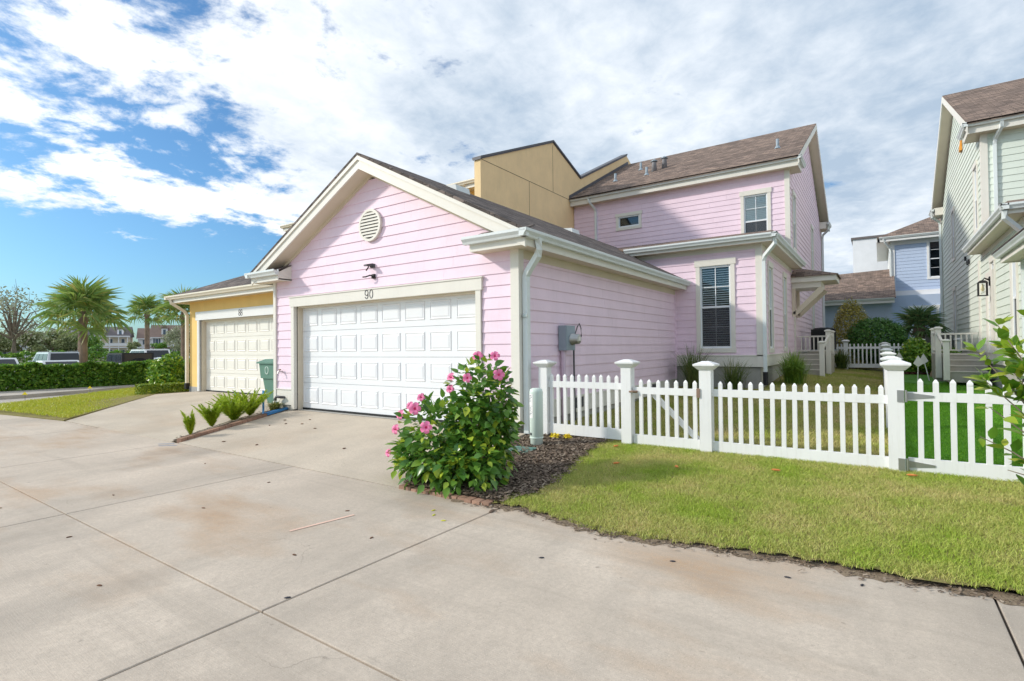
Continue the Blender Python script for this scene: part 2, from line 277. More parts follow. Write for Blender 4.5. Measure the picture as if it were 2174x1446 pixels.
def siding(par, pl, z0, z1, clip, mat, holes=(), e=.181, joints=3.6, seed=1):
    """lap siding: clip(z) -> (u_min, u_max); holes = (u0, u1, z0, z1)"""
    rnd = random.Random(seed); z = z0
    while z < z1 - .01:
        zt = min(z + e, z1); top = min(zt + .012, z1 + .001)
        a0, a1 = clip(z); t0, t1 = clip(top)
        if a1 - a0 < .02: break
        segs = [(a0, a1, z, top, True, True)]
        for h in holes:
            ns = []
            for (s0, s1, q0, q1, le, re) in segs:
                if h[2] >= q1 - .002 or h[3] <= q0 + .002 or h[0] >= s1 or h[1] <= s0: ns.append((s0, s1, q0, q1, le, re)); continue
                if h[0] > s0 + .01: ns.append((s0, h[0], q0, q1, le, False))
                if h[1] < s1 - .01: ns.append((h[1], s1, q0, q1, False, re))
                m0, m1 = max(s0, h[0]), min(s1, h[1])
                if h[2] > q0 + .012: ns.append((m0, m1, q0, h[2], False, False))
                if h[3] < q1 - .012: ns.append((m0, m1, h[3], q1, False, False))
            segs = ns
        for (s0, s1, q0, q1, le, re) in segs:
            cuts = [s0]; c = s0 + rnd.uniform(.5, 1.) * joints
            while c < s1 - .35: cuts.append(c); c += joints
            cuts.append(s1)
            for i in range(len(cuts) - 1):
                u0 = cuts[i] + (.0012 if i else 0); u1 = cuts[i + 1] - (.0012 if i < len(cuts) - 2 else 0)
                tt0 = t0 if (le and i == 0 and q1 == top) else u0; tt1 = t1 if (re and i == len(cuts) - 2 and q1 == top) else u1
                if tt1 - tt0 < .005: tt1 = tt0 + .005
                k = lambda zz: .023 - .015 * (zz - z) / e
                board(pl, u0, u1, tt0, tt1, q0, q1, k(q0), k(q1)).build('siding_board', mat, par)
        z = zt
def gutter(par, p0, p1, outd, mat='gutter', h=.11, w=.12):
    p0 = Vector(p0); p1 = Vector(p1); o = Vector(outd); u = Vector((0, 0, 1))
    pr = [(0, 0), (0, -h), (w * .62, -h), (w * .72, -h * .72), (w, -h * .35), (w, 0), (w - .018, 0), (w - .018, -.014), (.02, -.03), (.02, 0)]
    ring = [p0 + o * a + u * b for a, b in pr]; b = B().prism(ring, p1 - p0); return b.build('gutter', mat, par)
def spout(par, path, mat='downspout', r=.045): return B().tube(path, r * 1.2, 4).build('downspout', mat, par)
def window(par, pl, u0, u1, z0, z1, zm=None, cols=2, trim=.10, head=.16, hx=.03, blind=True, screen=True, sill=True, rows=1, tm='trim', blue=False, deep=.02, slat=.45):
    """glass area u0..u1, z0..z1; casing, sash frames, panes, muntins, blind"""
    w = B()
    fbox(w, pl, u0 - trim - .04, u0 - .04, -.02, .045, z0 - .05, z1 + .05); fbox(w, pl, u1 + .04, u1 + trim + .04, -.02, .045, z0 - .05, z1 + .05)
    fbox(w, pl, u0 - trim - .04 - hx, u1 + trim + .04 + hx, -.02, .055, z1 + .05, z1 + .05 + head)
    if sill: fbox(w, pl, u0 - trim - .05, u1 + trim + .05, -.02, .05, z0 - .05 - .11, z0 - .05)
    o = w.build('window', tm, par)
    zm2 = zm if zm else z0
    fr = B(); d = -deep
    for a, c, e, g in ((u0 - .04, u0, z0 - .05, z1 + .05), (u1, u1 + .04, z0 - .05, z1 + .05), (u0, u1, z1, z1 + .05), (u0, u1, z0 - .05, z0)): fbox(fr, pl, a, c, d - .05, d + .03, e, g)
    if zm: fbox(fr, pl, u0, u1, d - .05, d + .025, zm - .025, zm + .025)
    fr.build('sash_frame', 'vinyl', o)
    mu = B()
    for i in range(1, cols):
        u = u0 + (u1 - u0) * i / cols; fbox(mu, pl, u - .009, u + .009, d - .025, d + .006, z0, z1)
    for a, b_ in ([(zm + .02, z1), (z0, zm - .02)] if zm else [(z0, z1)]):
        for i in range(1, rows + 1):
            z = a + (b_ - a) * i / (rows + 1)
            if cols > 1: fbox(mu, pl, u0, u1, d - .024, d + .005, z - .009, z + .009)
    if mu.v: mu.build('muntin', 'vinyl', o)
    for a, b_ in ([(zm + .02, z1), (z0, zm - .02)] if zm else [(z0, z1)]): fbox(B(), pl, u0, u1, d - .022, d - .018, a, b_).build('pane', 'glass', o)
    if screen and zm: fbox(B(), pl, u0, u1, d + .008, d + .010, z0, zm - .03).build('insect_screen', 'screen', o)
    if blind:
        bl = B(); z = z0 + .02; st = .058
        while z < z1 - .01:
            p = [F(pl, a, oo, zz) for a, oo, zz in ((u0, d - .030, z), (u1, d - .030, z), (u1, d - .056, z + st * slat), (u0, d - .056, z + st * slat))]
            bl.add(p, [(0, 1, 2, 3)]); z += st
        bl.build('blind', 'blind', o)
    fbox(B(), pl, u0 - .03, u1 + .03, d - .16, d - .14, z0 - .04, z1 + .04).build('interior', 'curtain' if blue else 'room', o)
    return o
def roofslab(par, pts, t, mat='shingle', name='roof'):
    """quad or triangle of roof given by its top edge loop"""
    return B().prism(pts, (0, 0, -t)).build(name, mat, par)
def digit(par, pl, u, z, ch, h=.15, w=.075, r=.0085, mat='numeral'):
    b = B(); el = lambda cu, cz, a, c, t0=0, t1=360: [F(pl, cu + a * math.sin(R(t)), .06, cz + c * math.cos(R(t))) for t in np.linspace(t0, t1, 25)]
    if ch == '0': b.tube(el(u, z, w / 2, h / 2), r, 6)
    elif ch == '8': b.tube(el(u, z + h * .25, w * .42, h * .25), r, 6); b.tube(el(u, z - h * .25, w * .5, h * .25), r, 6)
    elif ch == '9':
        b.tube(el(u, z + h * .18, w * .5, h * .32), r, 6)
        b.tube([F(pl, u + w * .5, .06, z + h * .18)] + [F(pl, u + w * .5 * math.cos(R(a)), .06, z - h * .16 - h * .34 * math.sin(R(a))) for a in range(0, 165, 12)], r, 6)
    return b.build('house_numeral', mat, par, True)
# ------------------------------------------------------------------ terrain
EDX = [-1, 1.3, 1.65, 2.05, 2.61, 3.04, 3.38, 3.84, 4.27, 4.64, 5.13, 7, 20]; EDY = [-2.5, -2.55, -2.47, -2.54, -2.66, -2.58, -2.51, -2.44, -2.41, -2.40, -2.34, -2.2, -2.0]
def edge(x): return np.interp(x, EDX, EDY) + .018 * np.sin(np.asarray(x) * 23) + .014 * np.sin(np.asarray(x) * 57 + 1)
def zg(x, y):
    x = np.asarray(x, float); y = np.asarray(y, float)
    a = np.interp(y, [-2.7, -2.3, .2, 3.8, 7.4, 11, 20, 60], [-.247, -.20, -.045, .0, .20, .385, .42, .42])
    c = np.interp(y, [-2.7, -2.3, .2, 3.2, 6.3, 9.4, 12.7, 20, 60], [-.247, -.20, -.045, -.01, .04, .10, .20, .32, .42])
    t = np.clip((x - 2.6) / 2.0, 0, 1)
    return a * (1 - t) + c * t
def zgs(x, y): return float(zg(x, y))
big = B(); big.add([(-2500, -400, -.62), (1500, -400, -.62), (1500, 3000, -.62), (-2500, 3000, -.62)], [(0, 1, 2, 3)]); big.build('ground', 'far_ground', kind='structure')
def sheet(name, mat, xs, rows, zf, up=0, **tags):
    """grid over xs and rows(x, t)"""
    V = []; nx = len(xs); nt_ = len(rows)
    for r in rows:
        for x in xs:
            y = r(x); V.append((x, y, float(zf(x, y)) + up))
    Fc = [(j * nx + i, j * nx + i + 1, (j + 1) * nx + i + 1, (j + 1) * nx + i) for j in range(nt_ - 1) for i in range(nx - 1)]
    o = B().add(V, Fc).build(name, mat, None, True, **tags); return o
xs = [1.25 + .05 * i for i in range(0, 66)] + [4.6 + .2 * i for i in range(0, 38)]
rows = [lambda x: float(edge(x))] + [(lambda x, y=y: max(y, float(edge(x)) + .03 * (y + 2.6))) for y in np.linspace(-2.35, .2, 14)]
front_lawn = sheet('lawn', 'lawn_base', xs, rows, zg, kind='structure')
sheet('yard', 'lawn_base', np.linspace(-.2, 4.62, 20), [(lambda x, y=y: y) for y in np.linspace(.2, 40, 60)], zg, kind='structure')
sheet('turf', 'turf_base', np.linspace(4.62, 12.1, 22), [(lambda x, y=y: y) for y in np.linspace(.2, 40, 60)], zg, .002, kind='structure')
put = B(); pv = [(4.75 + 0, 12.2), (5.5, 11.3), (6.0, 12.3), (6.3, 14.2), (5.6, 15.2), (4.75, 15.0)]
put.add([(x, y, zgs(x, y) + .012) for x, y in pv], [tuple(range(len(pv)))]).build('putting_green', 'putting', kind='structure')
# alley: poured slabs with open joints
alley = B().box(-60, 16, -30, -2.0, -.45, -.285).build('alley', 'soil', kind='structure')
JX = [-60, -24, -15.2, -11.7, -8.4, -5.1, -1.82, 1.5, 5.0, 8.4, 16]; JY = [-30, -14.6, -9.7, -7.3, -4.9, -2.56]
for i in range(len(JX) - 1):
    for j in range(len(JY) - 1):
        g = .0065; x0, x1, y0, y1 = JX[i] + g, JX[i + 1] - g, JY[j] + g, JY[j + 1] - (g if j < len(JY) - 2 else .0)
        if j == len(JY) - 2:
            y1 = -2.3 if i >= 7 else (-2.562 if i >= 4 else -2.62)
        k = .005; b = B()       # worn arris along every joint
        b.add([(x0, y0, -.4), (x1, y0, -.4), (x1, y1, -.4), (x0, y1, -.4), (x0, y0, -.25 - k), (x1, y0, -.25 - k), (x1, y1, -.25 - k), (x0, y1, -.25 - k), (x0 + k, y0 + k, -.25), (x1 - k, y0 + k, -.25), (x1 - k, y1 - k, -.25), (x0 + k, y1 - k, -.25)],
              [(0, 1, 5, 4), (1, 2, 6, 5), (2, 3, 7, 6), (3, 0, 4, 7), (4, 5, 9, 8), (5, 6, 10, 9), (6, 7, 11, 10), (7, 4, 8, 11), (8, 9, 10, 11)])
        b.build('concrete_slab', 'concrete', alley)
def flat(name, mat, pts, t=.1, **tags):
    n = len(pts); b = B().add([tuple(p) for p in pts] + [(p[0], p[1], p[2] - t) for p in pts], [tuple(range(n))] + [((i + 1) % n, i, n + i, n + (i + 1) % n) for i in range(n)])
    return b.build(name, mat, **tags)
flat('driveway', 'drive', [(-5.06, -2.55, -.246), (.16, -2.55, -.246), (.12, -.02, -.012), (-.78, .0, -.006), (-.78, .3, .0), (-5.69, .3, .0), (-5.69, .0, -.006), (-5.92, -.03, -.012), (-5.72, -.62, -.065)], kind='structure')
flat('neighbour_driveway', 'drive', [(-10.35, -2.6, -.246), (-5.3, -2.56, -.246), (-6.1, -1.0, -.10), (-7.2, 1.4, .0), (-7.2, 1.9, .004), (-13.25, 1.9, .004), (-13.25, 1.45, .0), (-14.1, .6, -.06)], kind='structure')
flat('sill_strip', 'foundation', [(-5.69, .03, .004), (-.78, .03, .004), (-.78, .14, .006), (-5.69, .14, .006)], .004, kind='structure')
flat('planting_strip', 'soil', [(-5.14, -2.5, -.225), (-5.74, -.62, -.05), (-5.95, -.03, .0), (-6.42, .05, .0), (-7.15, 1.4, .01), (-7.3, 1.4, .005), (-6.15, -1.0, -.09), (-5.4, -2.5, -.235)], .2, kind='structure')
flat('verge', 'lawn_base', [(-10.4, -2.62, -.225), (-14.1, .62, -.05), (-13.9, 1.5, -.01), (-13.9, 12, 0), (-20.8, 12, -.1), (-20.6, 3.5, -.2), (-18.2, .3, -.22), (-15.7, -2.6, -.23), (-15.2, -3.3, -.24), (-13.5, -3.05, -.24)], .2, kind='structure')
flat('street', 'street', [(-15.2, -9, -.26), (-15.2, -2.2, -.26), (-17.6, .6, -.26), (-20.2, 3.8, -.26), (-20.2, 40, -.26), (-70, 40, -.26), (-70, -9, -.26)], .1, kind='structure')
flat('pavement', 'street', [(-19.2, -9, -.14), (-19.4, -1.4, -.14), (-20.0, .5, -.14), (-21.6, 3.8, -.14), (-21.6, 40, -.14), (-24, 40, -.14), (-24, -9, -.14)], .14, kind='structure')
flat('parking_lot', 'asphalt', [(-24.5, -30, -.20), (-24.5, 60, -.20), (-27, 60, -.5), (-75, 60, -.5), (-75, -30, -.5), (-27, -30, -.5)], .1, kind='structure')
bx_ = np.linspace(.14, 1.62, 20)
def bedx(y): return np.interp(y, [-2.6, -2.2, -1.6, -1.0, -.4, .25], [1.36, 1.62, 1.60, 1.46, 1.36, 1.30]) + .03 * np.sin(y * 17)
V = []; ys = np.linspace(-2.5, .3, 24)
for y in ys:
    for t in np.linspace(0, 1, 18):
        x = .14 + (bedx(y) - .14) * t; V.append((x, y, zgs(x, y) + .014 + .012 * math.sin(x * 19 + y * 7) * math.sin(y * 13)))
B().add(V, [(j * 18 + i, j * 18 + i + 1, (j + 1) * 18 + i + 1, (j + 1) * 18 + i) for j in range(23) for i in range(17)]).build('mulch_bed', 'soil', None, True, kind='structure')
# sandy washed edge where the lawn meets the slabs
V = []; n = 0
xs2 = np.linspace(.9, 8, 240)
for x in xs2:
    y = float(edge(x)); wv = .05 + .035 * math.sin(x * 9) + .03 * math.sin(x * 31 + 2); V += [(x, y - max(.012, wv), -.2475), (x, y + .05, -.232)]
B().add(V, [(2 * i, 2 * i + 2, 2 * i + 3, 2 * i + 1) for i in range(239)]).build('soil_edge', 'sand_soil', None, True, kind='structure')
# ------------------------------------------------------------------ the twin two-storey body (pink house, and mirrored for the green house)
YF, YU, YR, XW = 7.41, 12.55, 24.0, 2.1          # sunroom front, upper front, rear, side wall
EZ = 7.22                                        # upper eave (gutter top)
RY, RZ = 18.25, 10.32
def body(par, sid, xl, xs0, front_win=True):
    """xl: left end of the upper block; xs0: left end of the sunroom front"""
    pf, pr, pu = ('front', YF), ('right', XW), ('front', YU)
    # carcass
    w = B().box(xs0, XW - .06, YF + .13, YU + .1, .3, 3.85).box(xl, XW - .11, YU + .13, YR - .1, .3, 6.95); w.prism([(XW - .2, YU + .13, 6.9), (XW - .2, YR - .1, 6.9), (XW - .2, RY, RZ - .25)], (.09, 0, 0))
    wall = w.build('wall', 'room', par)
    B().box(xs0 + .05, XW - .03, YF + .03, YU, -.1, .72).box(xl, XW - .03, YU, YR - .05, -.1, .72).each('foundation', 'foundation', par)
    sk = B(); fbox(sk, pf, xs0, XW + .03, -.02, .03, .735, 1.02); fbox(sk, pr, YF - .03, YR, -.02, .03, .735, 1.02); fbox(sk, pf, xs0, XW + .035, -.02, .045, 1.0, 1.03); fbox(sk, pr, YF - .035, YR, -.02, .045, 1.0, 1.03); sk.each('skirt_board', 'trim', par)
    # siding
    win_f = (.71, 1.38, 1.25, 3.25, 2.25)
    siding(wall, pf, 1.03, 3.74, lambda z: (xs0, XW - .06), sid, [(.58, 1.52, 1.14, 3.40)], seed=3)
    wr = [(8.43, 8.90, 1.23, 3.25, 2.22), (11.0, 11.42, 1.23, 3.25, 2.22), (19.2, 19.75, 1.3, 3.2, 2.2)]; wr2 = [(13.45, 13.98, 4.6, 6.3, 5.45), (19.2, 19.8, 4.55, 6.2, 5.35)]
    holes = [(a - .13, b_ + .13, c - .1, d + .14) for a, b_, c, d, _ in wr]
    siding(wall, pr, 1.03, 3.74, lambda z: (YF + .08, YU), sid, holes, joints=4.2, seed=4)
    siding(wall, pr, 1.03, 3.74, lambda z: (YU, YR - .1), sid, holes, joints=4.2, seed=5)
    def gab(z):
        if z < 6.95: return (YU + .1, YR - .1)
        k = (z - 6.95) / (RZ - .25 - 6.95); return (YU + .1 + (RY - YU - .1) * k, YR - .1 - (YR - .1 - RY) * k)
    siding(wall, pr, 3.74, RZ - .3, gab, sid, [(a - .13, b_ + .13, c - .1, d + .14) for a, b_, c, d, _ in wr2], joints=4.2, seed=6)
    up_w = [(.80, 1.45, 4.5, 6.25, 5.42)] if front_win else []
    sm_w = [(-3.72, -2.96, 5.9, 6.22)] if front_win else []
    siding(wall, pu, 4.1, 6.96, lambda z: (xl, XW - .06), sid, [(a - .13, b_ + .13, c - .1, d + .14) for a, b_, c, d, _ in up_w] + [(a - .13, b_ + .13, c - .1, d + .14) for a, b_, c, d in sm_w], seed=8)
    # corner boards
    cb = B(); t = .045
    for (x, y, z0, z1) in ((XW, YF, .735, 3.74), (XW, YU, 3.9, 6.95)): cb.box(x - .10, x + t, y - t, y + .005, z0, z1); cb.box(x - .005, x + t, y + .005, y + .1, z0, z1)
    cb.box(XW - .05, XW + t, YR - .1, YR + .02, .735, 6.9); cb.box(XW - .02, XW + .05, 13.25, 13.45, .8, 3.6)
    cb.each('corner_board', 'trim', par)
    if front_win: window(par, pf, *win_f, rows=1)
    for q in wr: window(par, pr, *q, cols=1, rows=0, trim=.08, head=.14, hx=.01)
    for q in wr2: window(par, pr, *q, cols=1, rows=0, trim=.08, head=.14, hx=.01)
    for q in up_w: window(par, pu, *q, rows=1, slat=1.05)
    for q in sm_w: window(par, pu, q[0], q[1], q[2], q[3], None, cols=1, blind=False, head=.12, trim=.09)
    # sunroom roof: front slope, hip, side strip
    ex, ey, ez, hz = XW + .41, YF - .41, 3.90, 5.05
    hx_, hy_ = 1.62, YU
    roofslab(par, [(xs0 - 1.9, ey, ez), (ex, ey, ez), (hx_, hy_, hz), (xs0 - 1.9, hy_, hz)] if xs0 > -1 else [(xs0 + .02, ey, ez), (ex, ey, ez), (hx_, hy_, hz), (-3.0, hy_, hz + .02), (-3.22, 11.2, 4.82), (-2.6, 9.6, 4.5)], .05)
    roofslab(par, [(ex, ey, ez), (ex, 12.9, ez), (XW + .0, 12.9, 4.12), (hx_, hy_, hz)], .05)
    B().box(xs0, XW + .31, YF - .31, YF, 3.735, 3.76).box(XW, XW + .31, YF, 12.85, 3.735, 3.76).each('soffit', 'soffit', par)
    B().box(xs0, XW + .31, YF - .33, YF - .31, 3.72, 3.88).box(XW + .31, XW + .33, YF - .33, 12.85, 3.72, 3.88).box(XW, XW + .31, 12.83, 12.86, 3.72, 3.9).each('fascia', 'trim', par)
    B().box(xs0, XW - .1, YF - .03, YF, 3.62, 3.735).box(XW, XW + .03, YF + .1, 12.8, 3.62, 3.735).each('frieze_board', 'trim', par)
    gutter(par, (xs0 + .02, YF - .33, 3.905), (XW + .45, YF - .33, 3.905), (0, -1, 0)); gutter(par, (XW + .33, YF - .45, 3.905), (XW + .33, 12.85, 3.905), (1, 0, 0))
    spout(par, [(XW + .38, YF - .34, 3.80), (XW + .38, YF - .30, 3.66), (XW + .12, YF - .08, 3.42), (XW + .085, YF - .03, 3.30), (XW + .085, YF - .03, .45)])
    B().tube([(XW + .085, YF - .03, .62), (XW + .085, YF - .03, .30)], .06, 8).build('drain_boot', 'black', par)
    # upper roof, gable to the side
    oh = .36; g = (RZ - EZ) / (RY - YU + .45)
    roofslab(par, [(xl, YU - .45, EZ), (XW + oh, YU - .45, EZ), (XW + oh, RY, RZ), (xl, RY, RZ)], .06); roofslab(par, [(XW + oh, YR + .45, EZ), (xl, YR + .45, EZ), (xl, RY, RZ), (XW + oh, RY, RZ)], .06)
    B().box(xl, XW, YU - .31, YU, 6.945, 6.975).box(XW, XW + .32, YU - .31, YU + .55, 6.945, 6.975).box(XW, XW + .32, YR - .7, YR + .31, 6.945, 6.975).each('soffit', 'soffit', par)
    B().box(xl, XW + .32, YU - .33, YU - .31, 6.93, 7.13).box(XW + .32, XW + .335, YU - .33, YU + .57, 6.93, 7.13).box(XW, XW + .335, YU + .55, YU + .57, 6.93, 7.2).box(XW, XW + .32, YR - .72, YR - .70, 6.93, 7.25).box(XW + .3, XW + .32, YR - .72, YR + .33, 6.93, 7.15).each('fascia', 'trim', par)
    gutter(par, (xl, YU - .33, EZ), (XW + .45, YU - .33, EZ), (0, -1, 0)); gutter(par, (XW + .335, YU - .45, EZ), (XW + .335, YU + .75, EZ), (1, 0, 0)); gutter(par, (XW + .335, YR - .75, EZ), (XW + .335, YR + .4, EZ), (1, 0, 0))
    rk = B()                      # rake boards and rake soffit on the side gable
    for ya, yb in ((YU - .44, RY), (YR + .44, RY)):
        z0, z1 = EZ + .0, RZ; e = .035
        rk.hexa([(XW + .34, ya, z0 - .26), (XW + .375, ya, z0 - .26), (XW + .375, yb, z1 - .26), (XW + .34, yb, z1 - .26), (XW + .34, ya, z0 - .03), (XW + .375, ya, z0 - .03), (XW + .375, yb, z1 - .03), (XW + .34, yb, z1 - .03)])
    rk.each('rake_board', 'trim', par)
    rs = B()
    for ya, yb in ((YU - .3, RY), (YR + .3, RY)):
        k = .07; rs.hexa([(XW + .0, ya, EZ - .19 + k), (XW + .34, ya, EZ - .19 + k), (XW + .34, yb, RZ - .26), (XW, yb, RZ - .26), (XW, ya, EZ - .16 + k), (XW + .34, ya, EZ - .16 + k), (XW + .34, yb, RZ - .23), (XW, yb, RZ - .23)])
    rs.each('rake_soffit', 'soffit', par)
    spout(par, [(XW + .40, YR - .5, 7.1), (XW + .38, YR - .42, 6.9), (XW + .12, YR - .16, 6.72), (XW + .09, YR - .1, 6.6), (XW + .09, YR - .1, .6)])
    # landing and steps
    for i in range(4): B().box(XW + .12, 3.02, 11.35 + .29 * i, 12.55, (zgs(3, 11.5) - .1 if i == 0 else .385 + .145 * i), .36 + .145 * (i + 1)).build('step', 'step_conc', par); B().box(XW + .10, 3.04, 11.33 + .29 * i, 11.35 + .29 * (i + 1), .36 + .145 * (i + 1), .385 + .145 * (i + 1)).build('tread', 'tread_conc', par)
    B().box(XW + .03, 3.2, 12.55, 14.0, .2, .97).build('landing', 'step_conc', par)
    def post(x, y, z0, z1, w_=.065, cap=True):
        B().box(x - w_, x + w_, y - w_, y + w_, z0, z1).build('railing_post', 'trim', par)
        if cap: B().lathe((x, y, z1), [(w_ * .95, 0), (w_ * 1.55, .02), (w_ * 1.55, .045), (w_ * .6, .075)], sq=True).build('post_cap', 'trim', par)
    post(3.06, 11.32, .3, 1.3); post(3.14, 12.5, .3, 1.66); post(3.14, 13.95, .9, 1.66)
    rl = B().box(XW + .03, 3.14, 13.92, 13.98, 1.52, 1.57).box(XW + .03, 3.14, 13.92, 13.98, 1.04, 1.08).box(3.11, 3.17, 12.5, 13.95, 1.52, 1.57).box(3.11, 3.17, 12.5, 13.95, 1.04, 1.08)
    rl.hexa([(3.05, 11.36, 1.12), (3.11, 11.36, 1.12), (3.17, 12.46, 1.50), (3.11, 12.46, 1.50), (3.05, 11.36, 1.17), (3.11, 11.36, 1.17), (3.17, 12.46, 1.56), (3.11, 12.46, 1.56)]); rl.each('hand_rail', 'trim', par)
    for i in range(1, 8):
        x = XW + .03 + (3.08 - XW) * i / 8; B().box(x - .018, x + .018, 13.935, 13.965, 1.08, 1.52).build('baluster', 'trim', par)
    for i in range(1, 10):
        y = 12.56 + 1.36 * i / 10; B().box(3.122, 3.158, y - .018, y + .018, 1.08, 1.52).build('baluster', 'trim', par)
    for (x, y) in ((-4.5, 14.0), (-4.0, 15.6), (-3.15, 14.0), (1.6, 14.1)) if xl < -3 else ((-1.2, 15.6),):
        zz = EZ + g * (y - YU + .45); B().tube([(x, y, zz - .1), (x, y, zz + .32)], .05, 10).build('roof_pipe', 'meter_grey', par, True); B().lathe((x, y, zz - .03), [(.12, 0), (.06, .1)], 10).build('pipe_flashing', 'meter_grey', par)
# ------------------------------------------------------------------ pink house
pink = thing('pink_house', (-.9, 8, 0), 'pink lap-sided house with double garage numbered 90 and brown shingle roof', 'house')
body(pink, 'pink', -5.68, -1.25)
pg, ps = ('front', 0), ('right', 0)
OL, OR, OZ = -5.69, -.78, 2.18
GX, GZ = -3.225, 4.80             # ridge
wl = B().box(-6.36, OL + .02, .03, .26, 0, 2.75).box(OR - .02, -.03, .03, .26, 0, 2.75).box(OL, OR, .03, .26, OZ + .02, 2.75).prism([(-6.36, .03, 2.75), (-.03, .03, 2.75), (GX, .03, 4.42)], (0, .2, 0)).box(-.13, -.03, .26, YF, .02, 2.9).box(-6.40, -6.32, .26, YF, .02, 2.9).build('garage_wall', 'room', pink)
def gcl(z):
    if z < 2.85: return (-6.37, -.07)
    k = (z - 2.85) / (4.49 - 2.85); return (-6.45 + (GX + 6.45) * k, (GX) * k)
e_ = .1815; zs = .42
siding(wl, pg, zs, 4.42, gcl, 'pink', [(OL - .11, OR + .11, 0, 2.388)], joints=3.2, seed=11)
siding(wl, ps, .402, 2.76, lambda z: (.09, YF), 'pink', [], joints=3.66, seed=12)
sk = B().box(-.02, .035, .03, YF, .115, .40).box(-.02, .045, .03, YF, .385, .412).box(-6.37, OL - .12, -.035, .02, .10, .42).box(-6.37, OL - .12, -.05, .02, .42, .44).box(OR + .12, -.08, -.035, .02, .10, .42).each('skirt_board', 'trim', pink)
B().box(-.15, -.01, .02, YF, -.3, .115).box(-6.36, OL - .05, -.01, .2, -.2, .11).box(OR + .05, -.03, -.01, .2, -.2, .11).each('foundation', 'foundation', pink)
for k, (a, d) in enumerate(((1.72, 2.02), (5.55, 5.9))): B().box(.03, .045, a, d, .19, .37).build('crawl_vent', 'dark_grey', pink)
cb = B().box(-.10, .05, -.05, .005, .10, 2.76).box(-.005, .05, .005, .09, .10, 2.76).box(-6.45, -6.36, -.05, .03, .02, 2.76).box(-6.45, -6.40, .03, .2, .02, 2.76).each('corner_board', 'trim', pink)
B().box(.0, .045, YF - .05, YF - .005, .40, 2.75).build('inside_corner', 'pink', pink)
# garage door with casing
cs = B().box(OL - .10, OL, -.05, .03, .02, OZ).box(OR, OR + .10, -.05, .03, .02, OZ).box(OL - .13, OR + .13, -.06, .03, OZ, OZ + .205).box(OL - .15, OR + .15, -.075, .03, OZ + .19, OZ + .212)
cs.each('door_casing', 'trim', pink)
B().box(OL - .02, OL + .03, .03, .16, 0, OZ).box(OR - .03, OR + .02, .03, .16, 0, OZ).box(OL, OR, .03, .16, OZ - .03, OZ + .02).each('door_jamb', 'soffit', pink)
def garage_door(par, x0, x1, y, z0, z1, cols, mat):
    g = B().box(x0 - .02, x1 + .02, y + .02, y + .05, z0, z1).build('garage_door', mat, par); hs = (z1 - z0) / 4
    for r in range(4):
        za, zb = z0 + hs * r, z0 + hs * (r + 1); B().box(x0, x1, y, y + .021, za + .004, zb - .004).build('door_section', mat, g); wv = (x1 - x0) / cols
        for c in range(cols):
            a, b_ = x0 + wv * c + wv * .115, x0 + wv * (c + 1) - wv * .115; p, q = za + hs * .22, zb - hs * .20
            d1, d2 = .035, .06
            ring = lambda m_, yy: [(a + m_, yy, p + m_), (b_ - m_, yy, p + m_), (b_ - m_, yy, q - m_), (a + m_, yy, q - m_)]
            P_ = ring(-.012, y - .0005) + ring(.004, y - .013) + ring(.022, y - .003) + ring(.05, y - .011)
            fc = [(4 * k + i, 4 * k + (i + 1) % 4, 4 * k + 4 + (i + 1) % 4, 4 * k + 4 + i) for k in range(3) for i in range(4)] + [(12, 13, 14, 15)]
            B().add(P_, fc).build('raised_panel', mat, g)
    B().box(x0, x1, y - .012, y + .04, z0 - .03, z0 + .012).build('bottom_seal', 'black', g)
    return g
garage_door(pink, OL + .01, OR - .01, .15, .035, OZ + .02, 8, 'door_white')
for ch, u in (('9', -3.355), ('0', -3.225)): digit(pink, pg, u, 2.285, ch, .155, .085)
# garage roof
ex = .40; ez = 2.95; gy0 = -.37
for s_ in (1, -1):
    xe = ex if s_ > 0 else -6.85
    roofslab(pink, [(GX, gy0, GZ + .02), (xe, gy0, ez), (xe, YF if s_ > 0 else 9, ez), (-1.3 if s_ > 0 else xe, YF if s_ > 0 else 9, 3.86 if s_ > 0 else ez), (GX, 11.3, GZ + .02)] if s_ > 0 else [(xe, gy0, ez), (GX, gy0, GZ + .02), (GX, 11.3, GZ + .02), (xe, 11.3, ez)], .05, 'shingle_grey')
rk = B(); rs = B(); fz = B()
for s_ in (1, -1):
    x1 = .36 if s_ > 0 else -6.81; sl_ = (GZ - 2.95) / 3.62
    zt = lambda x: GZ - .03 - sl_ * abs(x - GX)
    X0, X1 = sorted((GX, x1))
    hh = lambda ya, yb, d0, d1, bb, xa, xb: bb.hexa([(xa, ya, zt(xa) - d0), (xb, ya, zt(xb) - d0), (xb, yb, zt(xb) - d0), (xa, yb, zt(xa) - d0), (xa, ya, zt(xa) - d1), (xb, ya, zt(xb) - d1), (xb, yb, zt(xb) - d1), (xa, yb, zt(xa) - d1)])
    hh(-.34, -.31, .24, .01, rk, X0, X1); hh(-.365, -.34, .08, .0, rk, X0, X1)
    xa, xb = (GX, .1) if s_ > 0 else (-6.6, GX)
    hh(-.31, .02, .24, .215, rs, xa, xb); hh(-.045, .02, .30, .24, fz, xa, xb)
rk.each('rake_board', 'trim', pink); rs.each('rake_soffit', 'soffit', pink); fz.each('frieze_board', 'soffit', pink)
